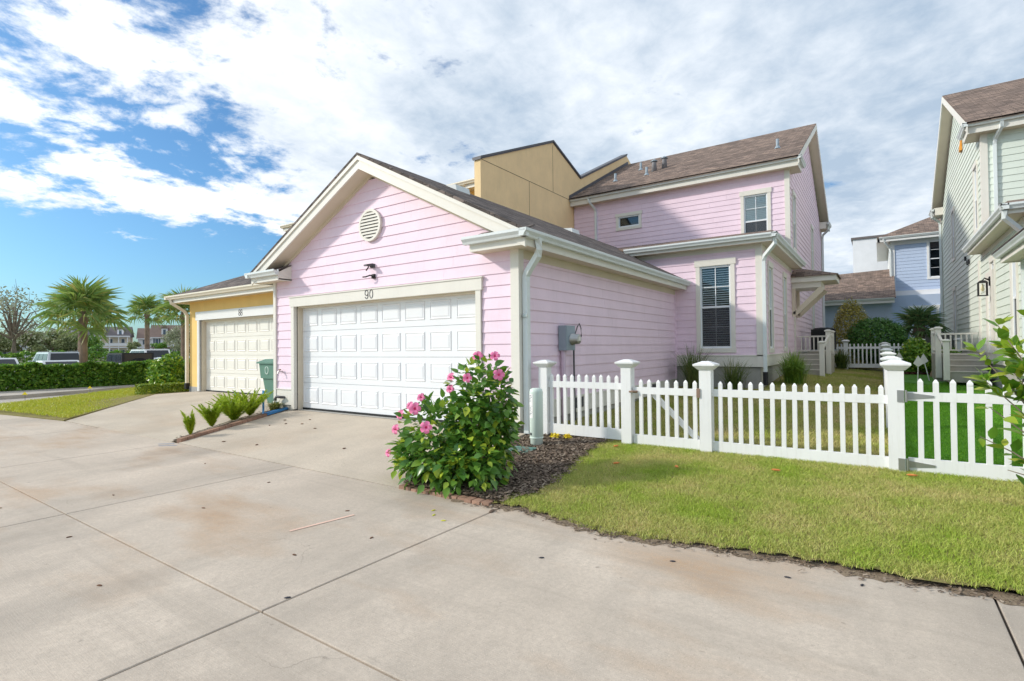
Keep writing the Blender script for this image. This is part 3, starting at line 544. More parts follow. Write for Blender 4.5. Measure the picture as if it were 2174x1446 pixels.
for x0, x1 in ((-.66, .31), (-6.76, -5.81)):     # boxed eave returns
    lf = x0 < -3
    B().box(x0, x1, -.31, .0, 2.745, 2.77).build('return_soffit', 'soffit', pink)
    a, c = (x0, x1)
    B().box(a, c, -.33, -.31, 2.73, 2.90).box(c - .02 if lf else a, c if lf else a + .02, -.31, .0, 2.73, 2.90).box(c if not lf else a - .02, c + .02 if not lf else a, -.33, .0, 2.73, 2.90).each('return_fascia', 'trim', pink)
    w_ = c if lf else a
    B().prism([(w_, -.31, 2.90), (w_, .0, 2.90), (w_, .0, 3.07)], (-.02 if lf else .02, 0, 0)).build('return_cheek', 'trim', pink)
    B().hexa([(a, -.40, 2.90), (c, -.40, 2.90), (c, .0, 3.06), (a, .0, 3.06), (a, -.40, 2.925), (c, -.40, 2.925), (c, .0, 3.085), (a, .0, 3.085)]).build('return_roof', 'shingle_grey', pink)
    gutter(pink, (a - (.07 if not lf else .12), -.33, 2.945), (c + (.12 if not lf else .04), -.33, 2.945), (0, -1, 0))
gutter(pink, (.33, -.45, 2.945), (.33, YF + .02, 2.945), (1, 0, 0)); gutter(pink, (-6.78, 6, 2.945), (-6.78, -.45, 2.945), (-1, 0, 0))
B().box(.31, .33, .0, YF - .02, 2.73, 2.90).box(-6.78, -6.76, .0, 6, 2.73, 2.90).each('fascia', 'trim', pink); B().box(.0, .31, .0, YF - .02, 2.745, 2.765).each('soffit', 'soffit', pink); B().box(.0, .03, .09, YF, 2.62, 2.745).each('frieze_board', 'soffit', pink)
spout(pink, [(.385, -.02, 2.86), (.385, .0, 2.70), (.35, .02, 2.62), (.16, .06, 2.42), (.105, .07, 2.34), (.105, .07, 2.2), (.105, .07, -.02)], r=.05)
B().box(.05, .16, .005, .015, 1.72, 1.76).build('downspout_strap', 'steel', pink)
v = B(); ring = lambda r_, yy: [(-3.26 + r_ * math.cos(a), yy, 3.565 + r_ * math.sin(a)) for a in np.linspace(0, 2 * math.pi, 33)[:-1]]
P_ = ring(.30, -.02) + ring(.30, -.07) + ring(.255, -.07) + ring(.25, -.03); v.add(P_, [(32 * k + i, 32 * k + (i + 1) % 32, 32 * (k + 1) + (i + 1) % 32, 32 * (k + 1) + i) for k in range(3) for i in range(32)] + [tuple(range(96, 128))])
gv = v.build('gable_vent', 'trim', pink)
B().prism([(-3.26 + .252 * math.cos(a), -.036, 3.565 + .252 * math.sin(a)) for a in np.linspace(0, 2 * math.pi, 33)[:-1]], (0, -.003, 0)).build('vent_gap_shade', 'dark_grey', gv)  # dark backing disc, its colour stands for the shade between the louvres
for i in range(8):
    z = 3.565 - .205 + .059 * i; h_ = math.sqrt(max(.01, .255 ** 2 - (z - 3.565) ** 2)); B().hexa([(-3.26 - h_, -.068, z - .018), (-3.26 + h_, -.068, z - .018), (-3.26 + h_, -.03, z + .012), (-3.26 - h_, -.03, z + .012), (-3.26 - h_, -.068, z + .014), (-3.26 + h_, -.068, z + .014), (-3.26 + h_, -.03, z + .040), (-3.26 - h_, -.03, z + .040)]).build('louvre', 'trim', gv)
for (x, y) in ((-2.9, 1.9), (-2.9, 6.9)):        # flat attic vents near the ridge
    z = GZ - .53 * abs(x - GX); B().hexa([(x - .2, y - .22, z - .06), (x + .28, y - .22, z - .16), (x + .28, y + .22, z - .16), (x - .2, y + .22, z - .06), (x - .2, y - .22, z + .06), (x + .24, y - .22, z + .02), (x + .24, y + .22, z + .02), (x - .2, y + .22, z + .06)]).build('attic_vent', 'gutter', pink)
# upper downspout, roof hoods, door hood with brackets
spout(pink, [(-4.85, YU - .38, 7.1), (-4.85, YU - .36, 6.98), (-4.72, YU - .1, 6.72), (-4.70, YU - .05, 6.6), (-4.70, YU - .05, 4.2)])
for dx in (0, .34):
    x, y = -3.05 + dx, 14.6 + dx * .8; z = EZ + .52 * (y - YU + .45); B().lathe((x, y, z - .1), [(.12, 0), (.09, .40), (.09, .44)], 12).build('flue', 'ac_grey', pink, True); B().lathe((x, y, z + .34), [(.14, 0), (.14, .03), (.04, .09)], 12).build('flue_cap', 'meter_grey', pink)
hd = B().box(XW, 3.36, 12.66, 12.69, 3.28, 3.46).box(3.34, 3.37, 12.69, 14.2, 3.28, 3.46).box(XW, 3.34, 14.17, 14.2, 3.28, 3.46).box(XW + .02, 2.95, 12.80, 14.06, 3.10, 3.285); hd.each('hood_fascia', 'trim', pink)
B().box(XW, 3.34, 12.69, 14.17, 3.285, 3.3).build('hood_soffit', 'soffit', pink)
roofslab(pink, [(XW, 12.6, 3.47), (3.43, 12.6, 3.47), (XW + .0, 13.43, 3.86)], .03, 'shingle', 'hood_roof'); roofslab(pink, [(3.43, 12.6, 3.47), (3.43, 14.26, 3.47), (XW, 13.43, 3.86)], .03, 'shingle', 'hood_roof'); roofslab(pink, [(3.43, 14.26, 3.47), (XW, 14.26, 3.47), (XW, 13.43, 3.86)], .03, 'shingle', 'hood_roof')
for y in (12.85, 13.95): B().prism([(XW + .03, y - .04, 2.30), (XW + .15, y - .04, 2.22), (3.05, y - .04, 3.02), (2.93, y - .04, 3.14)], (0, .09, 0)).box(XW + .02, XW + .12, y - .04, y + .05, 2.2, 3.1).build('bracket', 'soffit', pink)
B().hexa([(XW + .03, 15.2, 8.02), (XW + .09, 15.2, 8.02), (XW + .09, 15.5, 8.02), (XW + .03, 15.5, 8.02), (XW + .03, 15.2, 8.16), (XW + .05, 15.2, 8.16), (XW + .05, 15.5, 8.16), (XW + .03, 15.5, 8.16)]).build('wall_vent', 'black', pink)
# ------------------------------------------------------------------ yellow house
yel = thing('yellow_house', (-10, 4, 0), 'yellow stucco house with cream garage door numbered 88 and stepped tan party wall', 'house')
YY = 1.5; py = ('front', YY); yl, yr = -13.1, -8.2
B().box(-13.8, yl, YY, YY + .25, .03, 2.86).box(yr, -6.46, YY, YY + .25, .03, 2.86).box(yl, yr, YY, YY + .25, 2.24, 2.86).box(-13.8, -13.6, YY + .25, 9, .03, 2.86).build('wall', 'yellow_stucco', yel)
B().box(-13.82, yl - .02, YY - .02, YY + .1, -.1, .14).each('foundation', 'foundation', yel)
B().box(yl - .11, yl, YY - .05, YY + .02, .02, 2.24).box(yr, yr + .11, YY - .05, YY + .02, .02, 2.24).box(yl - .2, yr + .2, YY - .06, YY + .02, 2.24, 2.5).each('door_casing', 'white', yel)
B().box(yl - .02, yl + .04, YY + .02, YY + .2, 0, 2.24).box(yr - .04, yr + .02, YY + .02, YY + .2, 0, 2.24).box(yl, yr, YY + .02, YY + .2, 2.2, 2.26).each('door_jamb', 'soffit', yel)
garage_door(yel, yl + .02, yr - .02, YY + .16, .03, 2.24, 8, 'door_cream')
for u in (-10.655, -10.545): digit(yel, py, u, 2.365, '8', .17, .09)
B().box(-14.15, -6.46, YY - .42, YY, 2.84, 2.87).box(-14.15, -13.8, YY, 9, 2.84, 2.87).each('soffit', 'soffit', yel); B().box(-14.17, -6.46, YY - .44, YY - .42, 2.80, 2.98).box(-14.17, -14.15, YY - .44, 9, 2.80, 2.98).each('fascia', 'trim', yel)
gutter(yel, (-14.3, YY - .44, 3.02), (-6.85, YY - .44, 3.02), (0, -1, 0), 'yellow_gutter'); gutter(yel, (-14.17, 9, 3.02), (-14.17, YY - .56, 3.02), (-1, 0, 0), 'yellow_gutter')
roofslab(yel, [(-14.2, YY - .5, 3.02), (-6.44, YY - .5, 3.02), (-6.44, 6.4, 5.35), (-9.6, 6.4, 5.35)], .06, 'shingle_grey'); roofslab(yel, [(-14.2, YY - .5, 3.02), (-9.6, 6.4, 5.35), (-9.6, 9, 5.35), (-14.2, 9, 3.02)], .06, 'shingle_grey')
spout(yel, [(-14.0, YY - .5, 2.94), (-13.97, YY - .48, 2.8), (-13.9, YY - .12, 2.55), (-13.86, YY - .06, 2.42), (-13.86, YY - .06, .25)], 'yellow_gutter', .05); B().box(-13.92, -13.80, YY - .12, YY, .06, .25).build('drain_boot', 'black', yel)
spout(yel, [(-6.98, YY - .5, 2.94), (-6.96, YY - .48, 2.85), (-6.72, YY - .2, 2.6), (-6.62, YY - .12, 2.5), (-6.62, YY - .12, .05)], 'yellow_gutter', .04)
# stepped party wall and its coping
pp = [(6.43, 2.6), (6.43, 7.20), (10.9, 9.10), (13.15, 8.28), (17.35, 10.32), (18.15, 10.72), (24.3, 7.9), (24.3, .5), (9, .5), (9, 2.6)]
B().prism([(-5.95, y, z) for y, z in pp], (.25, 0, 0)).build('party_wall', 'tan_stucco', yel)
B().box(-5.952, -5.702, 6.415, 6.43, 3.2, 7.17).build('party_wall_end', 'tan_stucco', yel)
cp = B()
for (a, b_) in (((6.37, 7.17), (10.9, 9.10)), ((10.9, 9.10), (13.15, 8.28)), ((13.15, 8.28), (18.15, 10.72))):
    for d0, d1, w_ in ((.0, .035, .03), (.035, .10, .05)):
        cp.hexa([(-5.95 - w_, a[0], a[1] + d0), (-5.7 + w_, a[0], a[1] + d0), (-5.7 + w_, b_[0], b_[1] + d0), (-5.95 - w_, b_[0], b_[1] + d0), (-5.95 - w_, a[0], a[1] + d1), (-5.7 + w_, a[0], a[1] + d1), (-5.7 + w_, b_[0], b_[1] + d1), (-5.95 - w_, b_[0], b_[1] + d1)])
cp.each('coping', 'flash', yel)
B().box(-5.699, -5.694, 6.43, 12.1, 7.185, 7.20).box(-5.699, -5.694, 10.88, 10.892, 7.2, 9.0).box(-5.699, -5.694, 9.2, 9.212, 4, 7.19).each('control_joint', 'wood_brown', yel)
B().hexa([(-5.70, YU - .4, EZ + .0), (-5.66, YU - .4, EZ + .0), (-5.66, RY, RZ + .0), (-5.70, RY, RZ + .0), (-5.70, YU - .4, EZ + .14), (-5.66, YU - .4, EZ + .14), (-5.66, RY, RZ + .14), (-5.70, RY, RZ + .14)]).build('step_flashing', 'flash', yel)
B().box(-17.4, -5.95, 7.6, 16, 2.9, 6.8).build('upper_wall', 'yellow_stucco', yel); B().box(-17.7, -5.95, 7.2, 7.6, 6.68, 6.72).each('upper_soffit', 'soffit', yel); B().box(-17.7, -5.95, 7.17, 7.2, 6.66, 6.85).build('upper_fascia', 'trim', yel); gutter(yel, (-17.75, 7.17, 6.9), (-5.96, 7.17, 6.9), (0, -1, 0), 'yellow_gutter')
roofslab(yel, [(-17.7, 7.1, 6.9), (-5.96, 7.1, 6.9), (-5.96, 11.6, 8.3), (-17.7, 11.6, 8.3)], .05, 'shingle_grey', 'upper_roof'); B().tube([(-7.4, 8.6, 7.2), (-7.4, 8.6, 7.75)], .05, 10).build('roof_pipe', 'black', yel)
spout(yel, [(-7.0, 7.12, 6.8), (-7.0, 7.5, 6.5), (-7.0, 7.55, 4.2)], 'yellow_gutter')
# ------------------------------------------------------------------ green house: the mirrored twin
MIR = 4.47
grn = thing('green_house', (0, 9, 0), 'pale green lap-sided house with side windows and a wall lantern', 'house')
body(grn, 'green_siding', -2.6, -2.6, False)
B().box(XW, XW + .06, 11.05, 11.3, 1.0, 3.1).box(XW, XW + .05, 12.0, 12.2, 1.0, 3.1).box(XW, XW + .05, 11.3, 12.0, 2.95, 3.1).each('door_casing', 'trim', grn)
B().box(XW - .02, XW + .02, 11.3, 12.0, 1.0, 2.95).build('door', 'white', grn)
ln = B().tube([(XW + .06, 11.42, 2.85), (XW + .16, 11.42, 2.92), (XW + .2, 11.42, 2.86)], .018, 8).lathe((XW + .2, 11.42, 2.80), [(.05, .06), (.095, .02), (.095, 0)], sq=True)
for dx in (-.085, .085):
    for dy in (-.085, .085): ln.box(XW + .2 + dx - .01, XW + .2 + dx + .01, 11.42 + dy - .01, 11.42 + dy + .01, 2.48, 2.80)
ln.box(XW + .1, XW + .3, 11.32, 11.52, 2.465, 2.485).box(XW + .045, XW + .075, 11.36, 11.48, 2.72, 2.95); lantern = ln.build('lantern', 'black', grn)
B().lathe((XW + .2, 11.42, 2.58), [(.012, .2), (.03, .12), (.04, .06), (.02, 0)], 10).build('bulb', 'lamp_cream', lantern)
# lower eave over the bay windows
roofslab(grn, [(XW + .5, 3.5, 3.06), (XW + .5, 7.7, 3.06), (XW, 7.7, 3.3), (XW, 3.5, 3.3)], .04, 'shingle', 'bay_roof'); B().box(XW, XW + .36, 3.5, 7.6, 2.86, 2.88).build('bay_soffit', 'soffit', grn); B().box(XW + .36, XW + .38, 3.5, 7.62, 2.84, 3.0).box(XW, XW + .38, 7.6, 7.62, 2.84, 3.0).each('bay_fascia', 'trim', grn); gutter(grn, (XW + .38, 3.5, 3.05), (XW + .38, 7.65, 3.05), (1, 0, 0))
bw_ = B().box(-1, XW - .03, 3.6, 7.4, -.2, 2.86).build('bay_wall', 'room', grn); siding(bw_, ('right', XW - .02), .15, 2.86, lambda z: (3.6, 7.4), 'green_siding', [], seed=31); siding(bw_, ('front', 3.6), .15, 2.86, lambda z: (-1, XW - .02), 'green_siding', [], seed=32); B().box(-1, XW - .01, 3.58, 7.4, -.3, .16).build('foundation', 'foundation', grn)
for (y, z) in ((15.2, 3.75), (15.5, 3.75), (16.0, 3.95)): B().box(XW + .03, XW + .08, y, y + .08, z, z + .14).build('wall_vent', 'black', grn)
B().hexa([(XW + .03, 16.4, 7.7), (XW + .10, 16.4, 7.7), (XW + .10, 16.65, 7.7), (XW + .03, 16.75, 7.7), (XW + .03, 16.5, 8.15), (XW + .05, 16.5, 8.15), (XW + .05, 16.7, 8.15), (XW + .03, 16.7, 8.15)]).build('wall_hood', 'orange', grn)
B().tube([(-.2, 14.6, 8.2), (-.2, 14.6, 9.1)], .06, 10).build('roof_pipe', 'flash', grn); B().lathe((-.2, 14.6, 8.28), [(.25, 0), (.08, .15)], 12).build('pipe_flashing', 'flash', grn)
spout(grn, [(1.75, YU - .38, 7.1), (1.75, YU - .34, 6.98), (1.85, YU - .08, 6.75), (1.86, YU - .05, 6.6), (1.86, YU - .05, 4.6)])
MIR = None
# ------------------------------------------------------------------ blue house and the building behind it
blu = thing('blue_house', (6.5, 30, .4), 'pale blue lap-sided house with low shingled wing behind the yards', 'house')
BY = 29.8; pb = ('front', BY)
bw = B().box(5.1, 12, BY + .1, 38, .3, 7.0).build('wall', 'room', blu)
siding(bw, pb, 4.2, 6.75, lambda z: (5.15, 12), 'blue_siding', [(6.62, 7.7, 4.75, 6.95)], seed=21)
B().box(5.0, 5.2, BY - .06, BY + .1, 3.4, 6.95).box(5.0, 12, BY - .05, BY + .05, 3.85, 4.2).box(5.0, 12, BY - .05, BY + .05, 6.75, 7.0).box(4.96, 5.06, BY + .1, 38, 3.4, 6.95).each('trim_board', 'white', blu)
window(blu, pb, 6.75, 7.6, 4.9, 6.8, 5.85, rows=1, blind=False, tm='white', blue=True, screen=False)
gutter(blu, (4.5, BY - .45, 7.2), (12, BY - .45, 7.2), (0, -1, 0)); B().box(4.55, 12, BY - .45, BY, 6.98, 7.01).box(4.42, 5, BY, 38, 6.98, 7.01).each('soffit', 'white', blu); B().box(4.53, 12, BY - .47, BY - .45, 6.95, 7.14).box(4.38, 4.42, BY - .47, 38, 6.95, 7.19).each('fascia', 'white', blu)
roofslab(blu, [(4.4, BY - .55, 7.2), (12, BY - .55, 7.2), (12, 34, 9.3), (8.2, 34, 9.3)], .06); roofslab(blu, [(4.4, BY - .55, 7.2), (8.2, 34, 9.3), (4.4, 38.5, 7.2)], .06)
spout(blu, [(4.7, BY - .5, 7.1), (4.75, BY - .4, 6.9), (4.98, BY - .1, 6.6), (5.0, BY - .1, 6.4), (5.0, BY - .1, 4.2)])
B().box(-6, 5.0, 27.0, 29.9, .3, 3.4).box(5.0, 12, 29.2, 29.75, .3, 3.9).each('wing_wall', 'blue_siding', blu)
gutter(blu, (-6, 26.5, 3.62), (5.1, 26.5, 3.62), (0, -1, 0)); B().box(-6, 5.1, 26.5, 27.0, 3.38, 3.42).build('wing_soffit', 'white', blu); B().box(-6, 5.1, 26.48, 26.5, 3.36, 3.56).build('wing_fascia', 'white', blu)
roofslab(blu, [(-6, 26.4, 3.64), (5.15, 26.4, 3.64), (5.15, 31, 5.6), (-6, 31, 5.2)], .06, 'shingle', 'wing_roof')
window(blu, ('front', 29.2), 5.9, 6.9, 1.2, 3.1, 2.15, rows=0, cols=1, blind=False, tm='white', screen=True, blue=True)
far = thing('white_building', (4, 42, 0), 'plain white stucco building corner rising behind the blue house', 'building'); B().box(2.9, 9, 40, 48, .3, 9.0).build('wall', 'white_wall', far); B().box(2.8, 9.1, 39.9, 48, 9.0, 9.15).build('coping', 'far_roof', far)
pch = thing('peach_building', (-1, 52, 0), 'peach coloured building beyond the blue house wing', 'building'); B().box(-8, 1.6, 50, 58, .3, 6.7).build('wall', 'peach', pch); B().box(-8.2, 1.8, 49.8, 58, 6.7, 6.9).build('roof', 'far_roof_brown', pch)
# ------------------------------------------------------------------ picket fences and gates
def mesh_of(b): 
    me = bpy.data.meshes.new('m'); me.from_pydata(b.v, [], b.f); me.update(); return me
PK = {}
def picket_mesh(h, w=.046, d=.036):
    k = round(h, 3)
    if k not in PK:
        a = w / 2; e = .03; b = B().add([(-a, -d / 2, 0), (a, -d / 2, 0), (a, d / 2, 0), (-a, d / 2, 0), (-a, -d / 2, h - e), (a, -d / 2, h - e), (a, d / 2, h - e), (-a, d / 2, h - e), (-a * .25, -d / 8, h), (a * .25, -d / 8, h), (a * .25, d / 8, h), (-a * .25, d / 8, h)],
            [(0, 3, 2, 1), (0, 1, 5, 4), (1, 2, 6, 5), (2, 3, 7, 6), (3, 0, 4, 7), (4, 5, 9, 8), (5, 6, 10, 9), (6, 7, 11, 10), (7, 4, 8, 11), (8, 9, 10, 11)])
        me = mesh_of(b); me.name = 'picket'; me.materials.append(MATS['fence_white']); PK[k] = me
    return PK[k]
def picket(par, x, y, z0, z1, tilt=0):
    o = bpy.data.objects.new('picket', picket_mesh(z1 - z0)); COL.objects.link(o); o.parent = par; o.matrix_parent_inverse = Matrix.Translation(-wt(par)); o.location = (x, y, z0); o.rotation_euler = (0, tilt, 0)
def fpost(par, x, y, z0, z1, w=.07):
    p = B().box(x - w, x + w, y - w, y + w, z0, z1).build('post', 'fence_white', par)
    B().lathe((x, y, z1 - .045), [(w + .002, -.002), (w + .012, .0), (w + .055, .045), (w + .06, .05), (w + .06, .07), (w + .045, .075), (w * .75, .10), (w * .6, .105)], sq=True).build('post_cap', 'fence_white', p)
FY = .19
fen = thing('picket_fence', (2.4, FY, -.05), 'white picket fence between the garage and the neighbouring gate', 'fence')
for x, z0, z1 in ((.345, -.08, 1.02), (1.65, -.12, 1.03), (2.685, -.12, 1.01), (4.59, -.12, 1.035)): fpost(fen, x, FY, z0, z1)
def run(par, xs_, x0, x1, zr, zb, tip, y=FY, bh=.145):
    B().box(x0, x1, y - .02, y + .02, zr - .088, zr).build('top_rail', 'fence_white', par); B().box(x0, x1, y - .02, y + .02, zb - bh, zb).build('bottom_rail', 'fence_white', par)
    for x in xs_: picket(par, x, y + random.uniform(-.002, .002), zb - .02, tip + random.uniform(-.004, .004), random.uniform(-.006, .006))
run(fen, [.46 + .1145 * i for i in range(10)], .41, 1.58, .765, .14, .87); run(fen, [2.85 + .1152 * i for i in range(15)], 2.755, 4.52, .725, .085, .825)
gate = thing('picket_gate', (2.2, FY, -.03), 'white picket gate with diagonal brace hung between two fence posts', 'gate')
run(gate, [1.84 + .1175 * i for i in range(7)], 1.735, 2.60, .72, .09, .825, FY - .005)
B().prism([(1.93, FY + .03, .64), (2.03, FY + .03, .64), (2.60, FY + .03, .09), (2.50, FY + .03, .09)], (0, .03, 0)).build('brace', 'fence_white', gate)
B().tube([(1.70, FY - .075, .66), (1.75, FY - .075, .665), (1.79, FY - .045, .66)], .012, 6).box(1.74, 1.80, FY - .045, FY - .025, .645, .675).build('latch', 'rusty', gate); B().box(2.585, 2.625, FY - .085, FY - .03, .62, .73).build('hinge', 'rusty', gate)
gate2 = thing('picket_gate', (5.1, FY, -.03), 'wide white picket gate with galvanised strap hinges in front of green turf', 'gate')
run(gate2, [4.79 + .13 * i for i in range(8)], 4.685, 5.75, .765, .095, .90, FY, .15)
for z in (.725, .03): B().box(4.60, 4.655, FY - .078, FY - .071, z - .06, z + .06).prism([(4.69, FY - .027, z + .035), (4.69, FY - .027, z - .035), (4.90, FY - .027, z - .01), (4.90, FY - .027, z + .01)], (0, .006, 0)).tube([(4.675, FY - .06, z - .06), (4.675, FY - .06, z + .06)], .012, 6).build('strap_hinge', 'steel', gate2)
fpost(gate2, 5.84, FY, -.12, 1.03)
dv = thing('picket_fence', (4.6, 8, .1), 'white picket fence dividing the mown yard from the green turf', 'fence')
py_ = [FY, 3.2, 6.3, 9.4, 12.7, 16.35]
pt_ = [1.0, 1.02, 1.05, 1.10, 1.20, 1.27]
for i in range(1, 6): fpost(dv, 4.59, py_[i], zgs(4.6, py_[i]) - .15, pt_[i])
for i in range(5):
    y0, y1 = py_[i] + .07, py_[i + 1] - .07; za, zb = pt_[i] - .27, pt_[i + 1] - .27
    for d0, d1, nm in ((0, .088, 'top_rail'), (.64, .78, 'bottom_rail')): B().hexa([(4.57, y0, za - d1), (4.61, y0, za - d1), (4.61, y1, zb - d1), (4.57, y1, zb - d1), (4.57, y0, za - d0), (4.61, y0, za - d0), (4.61, y1, zb - d0), (4.57, y1, zb - d0)]).build(nm, 'fence_white', dv)
    n = int((y1 - y0) / .118)
    for k in range(n):
        y = y0 + (k + .5) * (y1 - y0) / n; z = za + (zb - za) * (y - y0) / (y1 - y0); picket(dv, 4.59, y, round(z - .68, 2), round(z - .68, 2) + .79)
rf = thing('picket_fence', (4.5, 16.4, .4), 'far white picket fence across the back of the yards', 'fence')
for x in (3.42, 5.6, 6.6): fpost(rf, x, 16.4, .2, 1.38)
for x0, x1 in ((2.35, 3.35), (3.49, 4.5), (4.68, 5.53)):
    B().box(x0, x1, 16.38, 16.42, 1.10, 1.18).build('top_rail', 'fence_white', rf); B().box(x0, x1, 16.38, 16.42, .42, .56).build('bottom_rail', 'fence_white', rf)
    n = int((x1 - x0) / .12)
    for k in range(n): picket(rf, x0 + (k + .5) * (x1 - x0) / n, 16.4, .5, 1.29)
# ------------------------------------------------------------------ things on and by the walls
em = thing('electric_meter', (0, 1.35, 1.4), 'grey electric meter box with round dial on the pink side wall', 'meter')
B().box(.03, .17, 1.16, 1.48, 1.21, 1.63).build('meter_box', 'meter_grey', em); B().box(.17, .178, 1.17, 1.47, 1.22, 1.62).build('cover', 'meter_grey', em)
b = B(); vs = [(.178 + q, 1.36 + r_ * math.cos(a), 1.40 + r_ * math.sin(a)) for q, r_ in ((0, .10), (.02, .10), (.02, .088), (.13, .085), (.14, .07)) for a in np.linspace(0, 2 * math.pi, 21)[:-1]]
b.add(vs, [(20 * k + i, 20 * k + (i + 1) % 20, 20 * k + 20 + (i + 1) % 20, 20 * k + 20 + i) for k in range(4) for i in range(20)] + [tuple(range(80, 100))]).build('dial', 'steel', em, True)
B().box(.318, .324, 1.32, 1.40, 1.37, 1.44).build('dial_face', 'trim', em)
B().tube([(.075, 1.24, 1.21), (.075, 1.24, -.02)], .042, 10).build('conduit', 'lilac', em); B().lathe((.075, 1.24, 1.19), [(.05, 0), (.05, .04)], 10).build('conduit_collar', 'lilac', em)
B().tube([(.08, 1.60, 1.38), (.08, 1.60, .95), (.075, 1.62, .5), (.08, 1.63, -.02)], .016, 8).build('cable_pipe', 'dark_grey', em)
B().tube([(.06, 1.60, 1.38), (.08, 1.66, 1.50), (.09, 1.72, 1.62), (.09, 1.80, 1.68), (.09, 1.86, 1.60), (.09, 1.87, 1.46), (.08, 1.80, 1.38), (.06, 1.64, 1.36)], .009, 6).build('cable_loop', 'dark_grey', em, True)
fl = thing('floodlight', (-3.2, -.05, 2.8), 'small dark floodlight with hood above the house number 90', 'light'); B().box(-3.26, -3.16, -.06, .0, 2.77, 2.84).hexa([(-3.30, -.17, 2.79), (-3.2, -.18, 2.79), (-3.18, -.05, 2.80), (-3.27, -.05, 2.80), (-3.30, -.17, 2.82), (-3.2, -.18, 2.82), (-3.18, -.05, 2.85), (-3.27, -.05, 2.85)]).build('lamp_head', 'dark_grey', fl); B().tube([(-3.24, -.1, 2.79), (-3.28, -.13, 2.71)], .012, 6).build('sensor_arm', 'black', fl)
cmr = thing('bracket_arm', (-3.2, -.05, 2.6), 'black jointed bracket arm on the siding just above the door casing', 'bracket'); B().tube([(-3.19, -.01, 2.61), (-3.22, -.09, 2.625), (-3.29, -.13, 2.60), (-3.36, -.14, 2.60)], .013, 8).box(-3.23, -3.15, -.05, .0, 2.57, 2.65).build('arm', 'black', cmr, True)
tp = thing('hose_tap', (-6.16, -.1, .8), 'small metal hose tap on the pink pier beside the bin', 'tap'); B().tube([(-6.16, .0, .81), (-6.16, -.11, .81), (-6.16, -.13, .76)], .014, 8).build('spout', 'steel', tp); B().tube([(-6.20, -.08, .85), (-6.12, -.08, .85)], .012, 6).tube([(-6.16, -.08, .81), (-6.16, -.08, .85)], .008, 6).build('handle', 'rusty', tp)
bf = thing('backflow_pipe', (-6.2, -.1, .2), 'bent grey backflow pipe with valve at the foot of the pier', 'pipe'); B().tube([(-6.06, .0, .25), (-6.06, -.1, .26), (-6.2, -.13, .27), (-6.26, -.13, .22), (-6.26, -.13, .0)], .03, 8).build('pipe', 'dark_grey', bf, True); B().lathe((-6.26, -.13, .05), [(.035, 0), (.045, .03), (.045, .1), (.03, .13)], 10).build('valve', 'white', bf); B().tube([(-6.18, -.13, -.02), (-6.18, -.13, .16)], .022, 8).build('riser', 'valve', bf)
bn = thing('wheelie_bin', (-7.45, .55, 0), 'dark green wheeled refuse bin partly behind the pink pier', 'bin')
def taper(x, y, z0, z1, a0, b0, a1, b1): return B().hexa([(x - a0, y - b0, z0), (x + a0, y - b0, z0), (x + a0, y + b0, z0), (x - a0, y + b0, z0), (x - a1, y - b1, z1), (x + a1, y - b1, z1), (x + a1, y + b1, z1), (x - a1, y + b1, z1)])
taper(-7.45, .75, .0, .60, .19, .24, .25, .32).build('body', 'bin_green', bn); taper(-7.45, .75, .60, .96, .29, .35, .31, .38).build('upper_body', 'bin_green', bn)
taper(-7.45, .75, .955, .99, .36, .42, .36, .42).build('rim', 'bin_green', bn); taper(-7.45, .75, .99, 1.06, .34, .41, .22, .28).build('lid', 'bin_green', bn)
for dx in (-.24, .24): B().tube([(-7.45 + dx - .03, 1.05, .12), (-7.45 + dx + .03, 1.05, .12)], .12, 14).build('wheel', 'black', bn)
B().add([(-7.45 + .075 * math.cos(a), .377, .80 + .10 * math.sin(a)) for a in np.linspace(0, 2 * math.pi, 21)[:-1]] + [(-7.45 + .055 * math.cos(a), .376, .80 + .08 * math.sin(a)) for a in np.linspace(0, 2 * math.pi, 21)[:-1]], [(i, (i + 1) % 20, 20 + (i + 1) % 20, 20 + i) for i in range(20)]).build('emblem', 'pvc', bn)
pd = thing('utility_pedestal', (.57, -.42, -.1), 'pale green round utility pedestal standing in the mulch bed', 'pedestal')
B().lathe((.57, -.42, -.2), [(.086, 0), (.086, .24), (.092, .25), (.092, .85), (.082, .89), (.05, .905)], 32).build('tube', 'pvc', pd, True); B().lathe((.57, -.42, .02), [(.093, 0), (.096, .01), (.093, .02)], 24).build('band', 'pvc', pd)
lb = B(); lb.add([(.57 + .0935 * math.cos(R(a)), -.42 + .0935 * math.sin(R(a)), z) for z in (.30, .63) for a in range(225, 280, 8)], [(i, i + 1, 8 - 1 + i + 1, 8 - 1 + i) for i in range(6)]).build('label', 'white', pd)
tx = B()
for i in range(14):
    z = .60 - i * .02; a0 = random.uniform(228, 234); a1 = random.uniform(245, 270)
    if 4 < i < 7: continue
    tx.add([(.57 + .0942 * math.cos(R(a)), -.42 + .0942 * math.sin(R(a)), zz) for zz in (z, z + .008) for a in (a0, (a0 + a1) / 2, a1)], [(0, 1, 4, 3), (1, 2, 5, 4)])
tx.build('label_print', 'shutter', pd, kind='stuff'); B().lathe((.535, -.508, .07), [(.012, 0), (.012, .03)], 8).build('lock', 'dark_grey', pd)
vb = thing('valve_box', (.56, -.75, -.12), 'flat green irrigation valve box lid in the mulch', 'valve box'); B().hexa([(.38, -.93, -.13), (.74, -.90, -.13), (.72, -.62, -.11), (.36, -.65, -.11), (.39, -.92, -.085), (.73, -.89, -.085), (.71, -.63, -.065), (.37, -.66, -.065)]).build('lid', 'valve', vb)
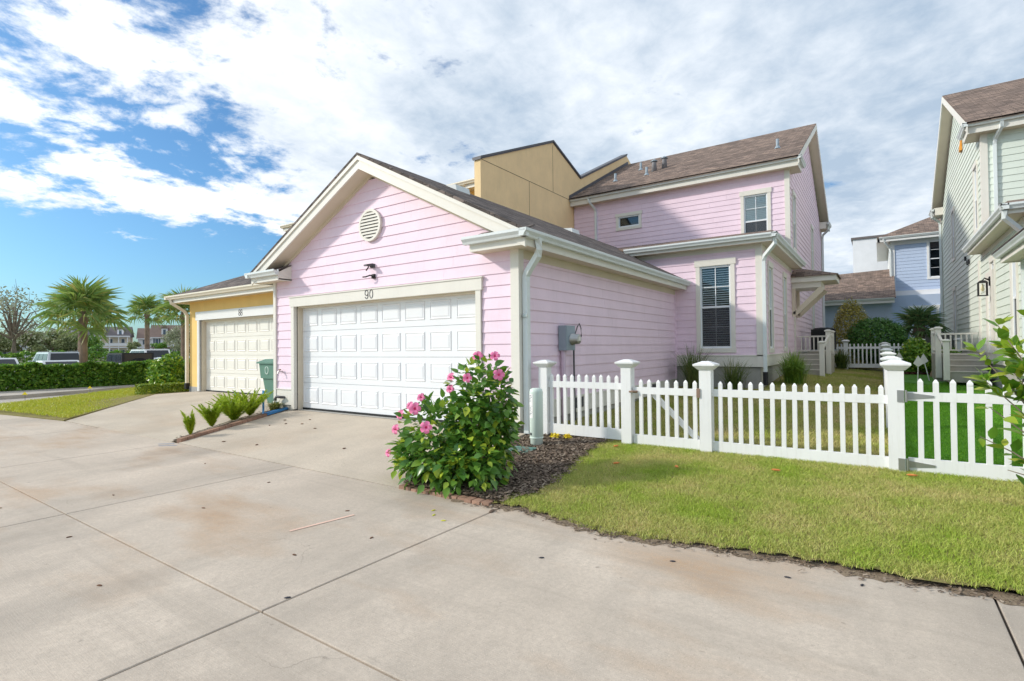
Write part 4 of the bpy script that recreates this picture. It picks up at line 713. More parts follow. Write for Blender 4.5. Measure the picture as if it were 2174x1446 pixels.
# air conditioners
def aircon(x, y, z0, w, h, mat, label, stand):
    t = thing('air_conditioner', (x, y, .4), label, 'air conditioner', None); B().box(x - w, x + w, y - w, y + w, z0 + .04, z0 + h).build('cabinet', mat, t)
    for i in range(9):
        u = x - w + .03 + i * (2 * w - .06) / 8; B().box(u - .006, u + .006, y - w - .012, y - w, z0 + .08, z0 + h - .06).build('grille_bar', mat, t)
    B().lathe((x, y, z0 + h), [(w * .95, 0), (w * .8, .05), (.1, .07)], 16).build('fan_top', mat, t); B().box(x - w - .03, x + w + .03, y - w - .03, y + w + .03, z0, z0 + .04).build('tray', 'meter_grey', t)
    B().box(x - w - .05, x + w - .1, y - w - .06, y + w + .05, .2, z0 - .1).build('stand', 'step_conc', t); B().box(x - w - .08, x + w + .04, y - w - .09, y + w + .08, z0 - .1, z0).build('stand_slab', 'step_conc', t)
aircon(2.80, 15.35, 1.05, .36, .76, 'ac_black', 'black air conditioner on a concrete stand behind the pink steps', True)
aircon(6.35, 20.6, .85, .40, .82, 'ac_grey', 'grey slatted air conditioner beside the green house wall', True)
# ------------------------------------------------------------------ grass
def inpoly(x, y, P):
    c = np.zeros(len(x), bool); n = len(P)
    for i in range(n):
        (x0, y0), (x1, y1) = P[i], P[(i + 1) % n]; k = ((y0 > y) != (y1 > y)) & (x < (x1 - x0) * (y - y0) / (y1 - y0 + 1e-12) + x0); c ^= k
    return c
def blades(name, pts, z, h, w, mat, lean=.5, up=0, **tags):
    n = len(pts); a = RNG.uniform(0, 2 * np.pi, n); hh = h * RNG.uniform(.55, 1.25, n); ww = w * RNG.uniform(.7, 1.3, n); ln_ = hh * lean * RNG.uniform(.2, 1.2, n); b = RNG.uniform(0, 2 * np.pi, n)
    dx, dy = np.cos(a) * ww / 2, np.sin(a) * ww / 2; lx, ly = np.cos(b) * ln_, np.sin(b) * ln_
    X, Y = pts[:, 0], pts[:, 1]; Z = z + up - .004
    V = np.stack([np.stack([X - dx, Y - dy, Z], 1), np.stack([X + dx, Y + dy, Z], 1), np.stack([X + dx * .8 + lx * .35, Y + dy * .8 + ly * .35, Z + hh * .6], 1), np.stack([X - dx * .8 + lx * .35, Y - dy * .8 + ly * .35, Z + hh * .6], 1), np.stack([X + lx, Y + ly, Z + hh], 1)], 1).reshape(-1, 3)
    i = np.arange(n)[:, None] * 5
    T = np.concatenate([i + np.array([0, 1, 2]), i + np.array([0, 2, 3]), i + np.array([3, 2, 4])], 0)
    return meshnp(name, V, T, mat, None, kind='stuff', **tags)
def scatter(n, x0, x1, y0, y1): return np.stack([RNG.uniform(x0, x1, n), RNG.uniform(y0, y1, n)], 1)
p = scatter(420000, 1.2, 8.6, -2.75, .2); e = edge(p[:, 0]); bx = bedx(p[:, 1]) + RNG.normal(0, .05, len(p)) + .05 * np.sin(p[:, 1] * 9)
k = (p[:, 1] > e - .02 + np.abs(RNG.normal(0, .03, len(p)))) & (p[:, 0] > bx) & (p[:, 0] < 8.5)
clump = np.sin(p[:, 0] * 11 + 3 * np.sin(p[:, 1] * 5)) * np.sin(p[:, 1] * 13 + 2 * np.sin(p[:, 0] * 7)); k &= RNG.uniform(0, 1, len(p)) < .78 + .3 * clump
p = p[k]; blades('lawn_grass', p, zg(p[:, 0], p[:, 1]), .032, .0040, 'lawn_blade', 1.15, label='sunlit patchy yellow-green lawn grass outside the picket fence', category='grass')
p = scatter(90000, 0, 4.6, .2, 9); p2 = scatter(26000, 2.2, 4.6, 9, 16.5); p = np.concatenate([p, p2]); k = ~((p[:, 0] < 2.15) & (p[:, 1] > 7.3)); p = p[k]
blades('yard_grass', p, zg(p[:, 0], p[:, 1]), .045, .007, 'yard_blade', .9, label='mown dry grass of the yard between pink house and fence', category='grass')
p = scatter(110000, 4.64, 8.6, .2, 9); p2 = scatter(22000, 4.64, 6.8, 9, 16); p = np.concatenate([p, p2]); k = ~inpoly(p[:, 0], p[:, 1], pv); p = p[k & ~((p[:, 0] > 6.8) & (p[:, 1] > 3.4))]
blades('turf_grass', p, zg(p[:, 0], p[:, 1]), .026, .006, 'turf_blade', .8, label='bright even green artificial turf beyond the gate', category='turf')
vp_ = [(-10.5, -2.55), (-14.1, .5), (-13.95, 3), (-20.5, 6), (-20.4, 3.5), (-18.2, .3), (-15.7, -2.6), (-15.2, -3.2), (-13.5, -2.98)]
p = scatter(90000, -20.5, -10.4, -3.3, 6); p = p[inpoly(p[:, 0], p[:, 1], vp_)]; zz = np.interp(-p[:, 0] + p[:, 1] * .0, [10, 13.9, 14.3, 18, 21], [-.225, -.18, -.16, -.2, -.2]) + np.clip(p[:, 1] + 1, 0, 3) * .02 + .02
blades('verge_grass', p, zz, .06, .012, 'left_blade', .9, label='bright sunlit verge grass beside the neighbouring driveway', category='grass')
# mulch chips
def chips(name, pts, z, s, mat, par=None, **tags):
    n = len(pts); a = RNG.uniform(0, 2 * np.pi, n); l = s * RNG.uniform(.5, 1.6, n); w = l * RNG.uniform(.25, .5, n); tl = RNG.normal(0, .35, n) * l
    c, s_ = np.cos(a), np.sin(a); X, Y = pts[:, 0], pts[:, 1]; Z = z + .006 + np.abs(tl) * .5
    V = np.stack([np.stack([X + c * l * i - s_ * w * j, Y + s_ * l * i + c * w * j, Z + tl * i * .5 + .004 * j], 1) for i, j in ((-.5, -.5), (.5, -.5), (.5, .5), (-.5, .5))], 1).reshape(-1, 3)
    return meshnp(name, V, np.arange(n)[:, None] * 4 + np.array([0, 1, 2, 3]), mat, par, kind='stuff', **tags)
p = scatter(16000, .14, 1.75, -2.5, .3); p = p[p[:, 0] < bedx(p[:, 1]) + RNG.normal(0, .05, len(p))]
chips('mulch', p, zg(p[:, 0], p[:, 1]) + .016, .030, 'mulch_chip', label='brown shredded mulch around the hibiscus', category='mulch')
p = scatter(3000, 4.7, 6.3, 15.2, 16.3); chips('red_mulch', p, zg(p[:, 0], p[:, 1]) + .01, .05, 'red_chip', label='strip of red mulch under the shrub by the back fence', category='mulch')
p = np.stack([RNG.uniform(1.1, 7.5, 2600), RNG.normal(0, .05, 2600)], 1); p[:, 1] += edge(p[:, 0]) - .01; chips('edge_litter', p, np.where(p[:, 1] < edge(p[:, 0]), -.249, -.235), .018, 'mulch_chip', label='bits of dry litter along the lawn edge', category='litter')
p = np.stack([RNG.uniform(-7.1, -5.15, 3000), RNG.uniform(-2.5, 1.35, 3000)], 1); p = p[inpoly(p[:, 0], p[:, 1], [(-5.16, -2.48), (-5.76, -.62), (-5.97, -.05), (-7.2, 1.4), (-6.1, -1.), (-5.38, -2.48)])]
chips('strip_mulch', p, np.interp(p[:, 1], [-2.5, -.6, 0, 1.4], [-.225, -.055, .0, .01]) + .004, .04, 'mulch_chip', label='brown mulch in the narrow strip between the driveways', category='mulch')
# ------------------------------------------------------------------ foliage helpers
def leafmesh(name, L_, w, fold=.25, curl=.15, mat='hib_leaf'):
    us = [0, .18, .42, .7, 1.]; ws = [.02, .72, 1., .66, .02]; V = []
    for u, q in zip(us, ws):
        z = -curl * L_ * u * u; V += [(u * L_, -w / 2 * q, z + fold * w / 2 * q), (u * L_, 0, z), (u * L_, w / 2 * q, z + fold * w / 2 * q)]
    Fc = []
    for i in range(4): a = i * 3; Fc += [(a, a + 3, a + 4, a + 1), (a + 1, a + 4, a + 5, a + 2)]
    me = bpy.data.meshes.new(name); me.from_pydata(V, [], Fc); me.update(); me.polygons.foreach_set('use_smooth', [True] * 8)
    if mat: me.materials.append(MATS[mat])
    return me
def frame(d, roll):
    x = Vector(d).normalized(); y = Vector((0, 0, 1)).cross(x); y = Vector((0, 1, 0)) if y.length < .01 else y.normalized(); z = x.cross(y)
    return Matrix((x, y * math.cos(roll) + z * math.sin(roll), z * math.cos(roll) - y * math.sin(roll))).transposed()
def leaves_joined(name, items, me, mat, par=None, **tags):
    """items: (pos, dir, roll, scale) — one joined mesh of the same leaf"""
    v0 = np.array([v.co[:] for v in me.vertices]); f0 = np.array([list(p.vertices) for p in me.polygons]); V = []; Fc = []
    for i, (p, d, r, s) in enumerate(items): V.append(v0 @ np.array(frame(d, r)).T * s + np.array(p)); Fc.append(f0 + i * len(v0))
    return meshnp(name, np.concatenate(V), np.concatenate(Fc), mat, par, True, **tags)
def ell_points(n, ells, shell=.55, zmin=-9):
    out_ = []; vol = np.array([e[1][0] * e[1][1] * e[1][2] for e in ells]); cnt = (vol / vol.sum() * n).astype(int) + 1
    for (c, r), k in zip(ells, cnt):
        d = RNG.normal(size=(k, 3)); d /= np.linalg.norm(d, axis=1)[:, None]; q = RNG.uniform(shell ** 3, 1, k) ** (1 / 3)
        p = np.array(c) + d * np.array(r) * (q * RNG.uniform(.88, 1.09, k))[:, None]
        for a, b_ in zip(p, d):
            if a[2] > zmin: out_.append((Vector(a), Vector(b_)))
    return out_
def quick_foliage(name, ells, n, size, mat, par=None, shell=.5, zmin=-9, asp=.55, **tags):
    P = ell_points(n, ells, shell, zmin); k = len(P); c = np.array([p[0][:] for p in P]); d = np.array([p[1][:] for p in P])
    nrm = d + RNG.normal(0, .7, (k, 3)); nrm /= np.linalg.norm(nrm, axis=1)[:, None]; t = np.cross(nrm, RNG.normal(size=(k, 3))); t /= np.linalg.norm(t, axis=1)[:, None]; b_ = np.cross(nrm, t)
    L_ = (size * RNG.uniform(.6, 1.4, k))[:, None]; w = L_ * asp * .5
    V = np.stack([c - t * L_ * .5, c - t * L_ * .05 - b_ * w - nrm * w * .3, c + t * L_ * .5, c - t * L_ * .05 + b_ * w - nrm * w * .3], 1).reshape(-1, 3)
    return meshnp(name, V, np.arange(k)[:, None] * 4 + np.array([0, 1, 2, 3]), mat, par, **tags)
# ------------------------------------------------------------------ hibiscus
hib = thing('hibiscus_bush', (.75, -1.9, -.2), 'hibiscus bush with glossy leaves and pink flowers beside the driveway', 'bush')
HE = [((.80, -1.92, .66), (.36, .40, .50)), ((.84, -2.0, .25), (.40, .42, .5)), ((.36, -2.2, .30), (.42, .40, .40)), ((.52, -2.32, .02), (.52, .33, .30)), ((.90, -2.28, .02), (.38, .34, .32)), ((.12, -2.25, .04), (.34, .28, .24)), ((.95, -1.95, .50), (.25, .34, .46))]
st = B()
for i in range(16):
    a = random.uniform(0, 6.28); r_ = random.uniform(.02, .18); x, y = .75 + r_ * math.cos(a) * 1.6, -1.95 + r_ * math.sin(a); e = random.choice(HE)[0]
    st.tube([(x, y, zgs(x, y) - .02), (x + (e[0] - x) * .4 + random.uniform(-.08, .08), y + (e[1] - y) * .4, .15 + random.uniform(-.05, .05)), (e[0] + random.uniform(-.3, .3), e[1] + random.uniform(-.25, .25), e[2] + random.uniform(0, .3))], .013, 6, .005)
st.build('stem', 'bark', hib)
hl = leafmesh('leaf', .112, .074); P_ = ell_points(3000, HE, .45, -.24); items = []
for p, d in P_:
    dr = (d + Vector((random.gauss(0, .5), random.gauss(0, .5), random.gauss(-.25, .4)))).normalized(); items.append((p, dr, random.gauss(0, .5), random.uniform(.6, 1.2)))
dist = lambda it: (Vector(it[0]) - CAM).length - .5 * it[3] * 0
items.sort(key=lambda it: dist(it))
def leaf_obj(par, it, me, name='leaf'):
    o = bpy.data.objects.new(name, me); COL.objects.link(o); o.parent = par
    M4 = frame(it[1], it[2]).to_4x4(); M4.translation = Vector(it[0]) - wt(par); o.matrix_local = M4 @ Matrix.Scale(it[3], 4)
for it in items[:290]: leaf_obj(hib, it, hl)
leaves_joined('foliage', items[290:], hl, 'hib_leaf', hib, kind='stuff')
def flower(par, p, d, s=1.):
    b = B(); c = B()
    for i in range(5):
        a = 2 * math.pi * i / 5 + .3; ca, sa = math.cos(a), math.sin(a)
        prof = [(.004, .008, .0), (.026, .020, .016), (.050, .030, .018), (.064, .020, .008), (.068, .004, .0)]
        V = []
        for r_, w, z in prof: V += [(r_ * ca + w * sa, r_ * sa - w * ca, z + .004), (r_ * ca, r_ * sa, z), (r_ * ca - w * sa, r_ * sa + w * ca, z + .006)]
        b.add(V, [(3 * k + j, 3 * k + j + 1, 3 * k + j + 4, 3 * k + j + 3) for k in range(4) for j in range(2)])
    M4 = frame(d, 0).to_4x4() @ Matrix.Rotation(R(90), 4, 'Y')
    fl_ = b; fl_.v = [tuple(Vector(p) + (M4 @ (Vector(q) * s))) for q in fl_.v]; o = fl_.build('flower', 'petal', par, True)
    t = B().tube([(0, 0, 0), (.004, 0, .03), (.0, .004, .062)], .006, 6, .004).lathe((0, 0, .0), [(.016, .002), (.012, .012)], 8); t.v = [tuple(Vector(p) + (M4 @ (Vector(q) * s))) for q in t.v]; t.build('stamen', 'petal_core', o)
FL = [(.90, -2.13, .95, .2, -1, .1), (.78, -1.8, 1.17, -.1, -.3, 1), (.98, -1.75, 1.17, .2, -.4, .9), (1.08, -1.82, .97, .8, -.5, .5), (.44, -1.86, .93, -.8, -.6, .4), (.36, -2.36, .62, .1, -1, .2), (.20, -2.1, .71, -.3, -.6, .7), (.13, -2.2, .62, -.6, -.7, .3), (-.10, -2.13, .50, -.9, -.4, .3), (-.16, -2.15, .33, -.9, -.4, .1), (.56, -2.40, .44, .2, -1, .2), (-.34, -2.1, .03, -1, -.2, .1), (.46, -1.9, .80, -.6, -.6, .4)]
for f in FL: q = (CAM - Vector(f[:3])).normalized(); flower(hib, Vector(f[:3]) + q * .05 + Vector((0, -.16, 0)), Vector(f[3:]) * .5 + q * .75, random.uniform(.72, 1.02))
# ------------------------------------------------------------------ planted borders
bd = thing('brick_edging', (.8, -2.5, -.24), 'row of weathered red bricks edging the hibiscus bed', 'edging')
xb = .16
while xb < 1.34:
    w = random.uniform(.085, .11); y = -2.53 + random.uniform(-.008, .008); z = -.25 + random.uniform(-.006, .006); a = random.uniform(-.04, .04)
    b = B().hexa([(xb, y - .05, z - .03), (xb + w - .008, y - .05 + a * w, z - .03), (xb + w - .008, y + .14, z - .03), (xb, y + .14, z - .03), (xb + .004, y - .046, z + .032), (xb + w - .012, y - .046 + a * w, z + .030), (xb + w - .012, y + .136, z + .036), (xb + .004, y + .136, z + .036)]); b.build('brick', 'brick', bd); xb += w
be = thing('brick_edging', (-5.6, -1.2, -.1), 'low brick strip edging the planter between the driveways', 'edging')
for i in range(15):
    t0, t1 = i / 15, (i + .93) / 15; A = Vector((-5.10, -2.50, -.236)); C_ = Vector((-5.74, -.60, -.055)); p0, p1 = A.lerp(C_, t0), A.lerp(C_, t1); n_ = Vector((-.95, -.32, 0)) * .085
    B().hexa([tuple(p0 + Vector((0, 0, -.03))), tuple(p1 + Vector((0, 0, -.03))), tuple(p1 + n_ + Vector((0, 0, -.03))), tuple(p0 + n_ + Vector((0, 0, -.03))), tuple(p0 + Vector((0, 0, .045))), tuple(p1 + Vector((0, 0, .045))), tuple(p1 + n_ + Vector((0, 0, .045))), tuple(p0 + n_ + Vector((0, 0, .045)))]).build('brick', 'brick', be)
def foxtail(x, y, z, n, h, spread, label):
    t = thing('foxtail_fern', (x, y, z), label, 'fern', 'foxtail ferns in the driveway strip')
    for i in range(n):
        a = 2 * math.pi * i / n + random.uniform(-.4, .4); L_ = h * random.uniform(.65, 1.15); sp = spread * random.uniform(.3, 1.1); P0 = Vector((x, y, z))
        pts = [P0 + Vector((math.cos(a) * sp * u * (.6 + .4 * u), math.sin(a) * sp * u * (.6 + .4 * u), L_ * (u - .18 * u * u))) for u in np.linspace(0, 1, 9)]
        V = []; k = 0; Fc = []
        for j in range(210):                      # bottle-brush plume of needles
            u = random.uniform(.08, 1); f = u * 8; i0 = min(7, int(f)); p = pts[i0].lerp(pts[i0 + 1], f - i0); d = (pts[i0 + 1] - pts[i0]).normalized()
            rr = .062 * (1 - max(0, u - .55) / .45 * .85) * (.5 + .5 * min(1, u * 3)); q = Vector((random.gauss(0, 1), random.gauss(0, 1), random.gauss(0, 1))); q = (q - d * q.dot(d)).normalized(); s_ = d.cross(q) * .008
            tip = p + q * rr + d * rr * .9; V += [p - s_, p + s_, tip]; Fc.append((3 * j, 3 * j + 1, 3 * j + 2))
        meshnp('plume', [tuple(v) for v in V], Fc, 'foxtail', t)
for x, y, z, n, h, s_, l in ((-5.32, -2.25, -.2, 10, .52, .15, 'thin upright foxtail fern at the tip of the driveway strip'), (-5.62, -1.75, -.15, 26, .56, .32, 'foxtail fern with bright plumes just behind the thin upright fern'), (-5.82, -1.25, -.11, 40, .64, .50, 'largest bushy foxtail fern in the middle of the strip'), (-5.95, -.85, -.07, 36, .60, .48, 'bushy foxtail fern beside the blue board')): foxtail(x, y, z, n, h, s_, l)
for i, (x, y) in enumerate(((-6.0, -.55), (-6.25, -1.0))):
    t = thing('blue_marker', (x, y, -.04), 'blue plastic marker stake standing among the ferns', 'marker', 'blue markers in the ferns'); B().hexa([(x - .035, y, -.05), (x + .035, y, -.05), (x + .035, y + .01, -.05), (x - .035, y + .01, -.05), (x - .03, y, .44), (x + .03, y, .44), (x + .03, y + .01, .44), (x - .03, y + .01, .44)]).build('stake', 'blue_mark', t)
bm = thing('blue_board', (-5.75, -.5, -.03), 'flat blue painted board lying beside the ferns', 'board'); B().hexa([(-5.86, -.62, -.05), (-5.72, -.62, -.05), (-5.98, .02, .0), (-6.1, .02, .0), (-5.86, -.62, -.0), (-5.72, -.62, -.0), (-5.98, .02, .04), (-6.1, .02, .04)]).build('plank', 'blue_mark', bm)
def clump(name, label, cat, c, n, h, spread, w, mat, grp=None, droop=.5, wide=(1, 1)):
    t = thing(name, c, label, cat, grp); V = []; T = []
    for i in range(n):
        a = random.uniform(0, 6.283); L_ = h * random.uniform(.55, 1.2); sp = spread * random.uniform(.1, 1.) ** .7; bx_0 = random.gauss(0, .3) * spread * .35; by_0 = random.gauss(0, .3) * spread * .35
        ca, sa = math.cos(a) * wide[0], math.sin(a) * wide[1]; pr = Vector((-sa, ca, 0)).normalized() * w / 2; base = len(V)
        for j, u in enumerate((0, .35, .7, 1.)):
            p = Vector((c[0] + bx_0 + ca * sp * u ** 1.5, c[1] + by_0 + sa * sp * u ** 1.5, c[2] + L_ * (u - droop * u ** 3 * (sp / spread)))); k = (1, .9, .6, .05)[j]; V += [tuple(p - pr * k), tuple(p + pr * k)]
        T += [(base + 2 * j, base + 2 * j + 1, base + 2 * j + 3, base + 2 * j + 2) for j in range(3)]
    meshnp('blades', V, T, mat, t); return t
clump('lilyturf', 'striped lilyturf clump at the foot of the pink pier', 'grass clump', (-6.12, -.22, -.01), 260, .26, .36, .012, 'liriope', None, .65, (1, .7))
clump('ornamental_grass', 'dark spiky ornamental grass under the sunroom window', 'grass clump', (.62, 6.85, zgs(.6, 6.85)), 330, 1.15, .75, .012, 'orn_dark', 'ornamental grasses by the sunroom', .25)
clump('ornamental_grass', 'dark ornamental grass near the sunroom corner downspout', 'grass clump', (1.55, 6.9, zgs(1.5, 6.9)), 280, .85, .62, .012, 'orn_dark', 'ornamental grasses by the sunroom', .35)
clump('ornamental_grass', 'lush green ornamental grass mound beside the pink sunroom wall', 'grass clump', (2.62, 8.7, zgs(2.6, 8.7)), 900, .95, .75, .014, 'orn_grass', 'ornamental grasses by the sunroom', .6, (.75, 1.2))
clump('ornamental_grass', 'arching grass mound in front of the far picket fence', 'grass clump', (3.30, 15.9, .4), 420, .80, .55, .016, 'orn_dark', None, .55)
for x, y in ((.60, .02), (.80, .05)):
    t = thing('yellow_flowers', (x, y, -.05), 'small clump of yellow flowers in the mulch by the fence', 'flowers', 'yellow flower clumps'); quick_foliage('petals', [((x, y, zgs(x, y) + .045), (.075, .06, .045))], 90, .035, 'yellow_petal', t, 0)
def shrub(name, label, cat, ells, n, size, mat, base, zmin=-9, shell=.55, stems=5):
    t = thing(name, base, label, cat); quick_foliage('foliage', ells, n, size, mat, t, shell, zmin, kind='stuff'); b = B()
    for i in range(stems):
        e = random.choice(ells); b.tube([(base[0] + random.uniform(-.08, .08), base[1] + random.uniform(-.08, .08), base[2] - .05), (base[0] + (e[0][0] - base[0]) * .5, base[1] + (e[0][1] - base[1]) * .5, base[2] + (e[0][2] - base[2]) * .5), (e[0][0] + random.uniform(-.2, .2) * e[1][0], e[0][1], e[0][2] + .2 * e[1][2])], .03, 6, .012)
    b.build('stem', 'bark', t); return t
shrub('topiary_shrub', 'tall cone-shaped olive green topiary by the blue wall', 'shrub', [((3.55, 17.7, .95), (.70, .70, 2.0))], 11000, .085, 'olive_leaf', (3.55, 17.7, .4), .35, .86)
shrub('round_shrub', 'dense dark green rounded shrub behind the far fence', 'shrub', [((4.30, 17.4, 1.38), (.98, .85, .86))], 12000, .085, 'dark_leaf', (4.30, 17.4, .4), .5, .84)
shrub('leafy_shrub', 'bright green leafy shrub beside the turf putting green', 'shrub', [((5.55, 15.5, .80), (.66, .5, .5)), ((5.4, 15.5, 1.15), (.36, .35, .34)), ((6.2, 15.7, .75), (.5, .45, .42))], 5200, .10, 'shrub_leaf', (5.6, 15.5, .25), .3, .6)
shrub('glossy_shrub', 'glossy loose shrub at the corner of the yellow garage', 'shrub', [((-17.7, 2.3, .45), (.55, .55, .62)), ((-17.4, 2.45, .75), (.42, .45, .48)), ((-17.3, 2.2, .2), (.5, .5, .42))], 2600, .13, 'shrub_leaf', (-17.5, 2.3, -.15), -.15, .6)
def boxpts(x0, x1, y0, y1, z0, z1): return None
def hedge(name, label, A, C_, w, z0, h, n, size, mat, twig=True):
    """clipped hedge along the line A-C: leaves spread through its volume, densest at the faces"""
    A = np.array(A); C_ = np.array(C_); t = thing(name, ((A[0] + C_[0]) / 2, (A[1] + C_[1]) / 2, z0), label, 'hedge'); Lh = np.linalg.norm(C_ - A); d = (C_ - A) / Lh; nr = np.array([-d[1], d[0]])
    u = RNG.uniform(0, Lh, n); v = RNG.uniform(-1, 1, n); q = RNG.uniform(0, 1, n); f = RNG.uniform(0, 1, n)
    v = np.where(f < .55, np.sign(v) * (1 - np.abs(RNG.normal(0, .12, n))), v); q = np.where(f > .6, 1 - np.abs(RNG.normal(0, .07, n)), q)
    bump = 1 + .07 * np.sin(u * 2.3) + .05 * np.sin(u * 5.1 + 1); c = np.stack([A[0] + d[0] * u + nr[0] * v * w / 2 * bump, A[1] + d[1] * u + nr[1] * v * w / 2 * bump, z0 + h * q * (1 + .05 * np.sin(u * 3.1) + .04 * np.sin(u * 7.7))], 1)
    k = n; nm = RNG.normal(0, 1, (k, 3)); nm[:, 2] += .6; nm /= np.linalg.norm(nm, axis=1)[:, None]; tt = np.cross(nm, RNG.normal(size=(k, 3))); tt /= np.linalg.norm(tt, axis=1)[:, None]; bb = np.cross(nm, tt); L_ = (size * RNG.uniform(.6, 1.4, k))[:, None]; ww = L_ * .3
    V = np.stack([c - tt * L_ * .5, c - bb * ww - nm * ww * .3, c + tt * L_ * .5, c + bb * ww - nm * ww * .3], 1).reshape(-1, 3); meshnp('foliage', V, np.arange(k)[:, None] * 4 + np.array([0, 1, 2, 3]), mat, t, kind='stuff')
    b = B()
    for i in range(int(Lh / .45)):
        p = A + d * (i + .5) * .45; b.tube([(p[0], p[1], z0 - .05), (p[0] + random.uniform(-.1, .1), p[1] + random.uniform(-.1, .1), z0 + h * .7)], .022, 5, .01)
    b.build('stem', 'bark', t, kind='stuff')
hedge('clipped_hedge', 'long dark green clipped hedge along the far pavement', (-23.3, -7), (-22.2, 6.5), 1.25, -.2, 1.0, 46000, .14, 'hedge_leaf')
hedge('box_hedge', 'low bright green box hedge beside the neighbouring driveway', (-14.75, .35), (-14.35, 2.6), .55, -.14, .36, 6000, .06, 'box_leaf')
hedge('tall_hedge', 'tall hedge behind the parked cars', (-56, -14), (-52, 40), 1.5, -.6, 1.9, 16000, .28, 'hedge_leaf')
# leafy shrub at the gate
cit = thing('citrus_shrub', (5.75, -.95, -.1), 'leafy bright green shrub leaning in front of the wide gate', 'shrub'); cl = leafmesh('leaf', .15, .074, .2, .12, 'citrus_leaf'); b = B(); cnt = 0
for (sx_, sy_, sz_, ex_, ey_, ez_, n) in ((5.65, -.95, -.12, 5.10, -.95, 1.20, 36), (5.65, -.95, -.12, 5.22, -1.05, 1.40, 40), (5.68, -.95, -.12, 5.16, -.95, .95, 32), (5.65, -.95, -.12, 5.12, -.9, .50, 12), (5.7, -.95, -.12, 5.5, -.9, 1.45, 34), (5.7, -.95, -.12, 5.9, -1.0, 1.3, 24), (5.7, -.95, -.12, 5.34, -.85, 1.22, 38), (5.65, -.95, -.12, 5.18, -1.0, .74, 16), (5.65, -.95, -.12, 5.30, -1.0, 1.05, 36), (5.65, -.95, -.12, 5.28, -.9, .25, 10)):
    P0 = Vector((sx_, sy_, sz_)); P1 = Vector((ex_, ey_, ez_)); mid = P0.lerp(P1, .5) + Vector((.12, 0, .06)); pts = [P0, P0.lerp(mid, .5), mid, mid.lerp(P1, .5) + Vector((0, 0, .02)), P1]; b.tube(pts, .012, 6, .003)
    for i in range(n):
        u = 1.02 - .6 * random.random() ** 1.3; f = min(3.99, u * 4); p = pts[int(f)].lerp(pts[min(4, int(f) + 1)], f - int(f)); dr = (Vector((random.gauss(0, 1), random.gauss(0, 1), random.gauss(.1, .6))).normalized() + (P1 - P0).normalized() * .5).normalized()
        leaf_obj(cit, (p + dr * .02, dr, random.gauss(0, .5), random.uniform(.6, 1.1)), cl)
b.build('stem', 'bark', cit)
# ------------------------------------------------------------------ palms and trees
def fan(mat, n=22, L_=.62, sp=2.15):
    V = []; T = []
    V0 = [(-.55, -.012, 0), (-.55, .012, 0), (0, .008, 0), (0, -.008, 0)]; V += V0; T.append((0, 1, 2)); T.append((0, 2, 3))
    for i in range(n):
        a = -sp + 2 * sp * i / (n - 1); l = L_ * (1 - .22 * abs(a) / sp) * random.uniform(.9, 1.08); w = .017; ca, sa = math.cos(a), math.sin(a); o = len(V); fz = .03 * (-1) ** i
        V += [(0, 0, 0), (l * .5 * ca + w * sa, l * .5 * sa - w * ca, .05 + fz), (l * .5 * ca - w * sa, l * .5 * sa + w * ca, .05 - fz), (l * ca, l * sa, -.10 - .12 * random.random())]
        T += [(o, o + 1, o + 2), (o + 1, o + 3, o + 2)]
    me = bpy.data.meshes.new('frond'); me.from_pydata(V, [], T); me.update(); me.materials.append(MATS[mat]); return me
FAN = {k: [fan(k) for _ in range(3)] for k in ('frond', 'frond_dark')}
def palm(x, y, z0, zc, r, tr, n, label, mat='frond', grp=None, low=-.62):
    t = thing('fan_palm', (x, y, z0), label, 'palm tree', grp); b = B(); k = max(4, int((zc - z0) / .18)); prof = []
    for i in range(k + 1):
        z = (zc - z0) * i / k; q = tr * (1.12 - .18 * i / k) * (1 + (.05 if i % 2 else -.02)); prof.append((q, z))
    b.lathe((x, y, z0), prof + [(tr * 1.35, zc - z0 + .12), (tr * .8, zc - z0 + .5)], 12).build('trunk', 'palm_bark', t)
    for i in range(n):
        el = low + (1.45 - low) * ((i + .5) / n) ** .8 + random.uniform(-.12, .12); az = i * 2.399 + random.uniform(-.3, .3); d = Vector((math.cos(az) * math.cos(el), math.sin(az) * math.cos(el), math.sin(el))); s_ = r / 1.15 * random.uniform(.85, 1.1)
        o = bpy.data.objects.new('frond', random.choice(FAN[mat])); COL.objects.link(o); o.parent = t; M4 = frame(d, random.gauss(0, .35)).to_4x4(); M4.translation = Vector((0, 0, zc - z0 + .25)) + d * (.55 * s_); o.matrix_local = M4 @ Matrix.Scale(s_, 4)
palm(-22.3, 1.2, -.15, 2.45, 1.75, .135, 30, 'fan palm with thick grey trunk rising out of the clipped hedge')
palm(-46, 8.0, -.5, 4.3, 2.6, .24, 30, 'fan palm standing close behind the hedge palm')
palm(-52.3, 14.8, -.5, 4.6, 2.0, .2, 28, 'slender fan palm in front of the far white houses')
palm(-28.2, 7.6, -.4, 3.1, 1.75, .18, 30, 'fan palm half hidden by the yellow garage')
palm(5.70, 18.8, .4, 1.55, 1.0, .17, 34, 'small fan palm with shaggy trunk against the blue wall', 'frond_dark', None, -.5)
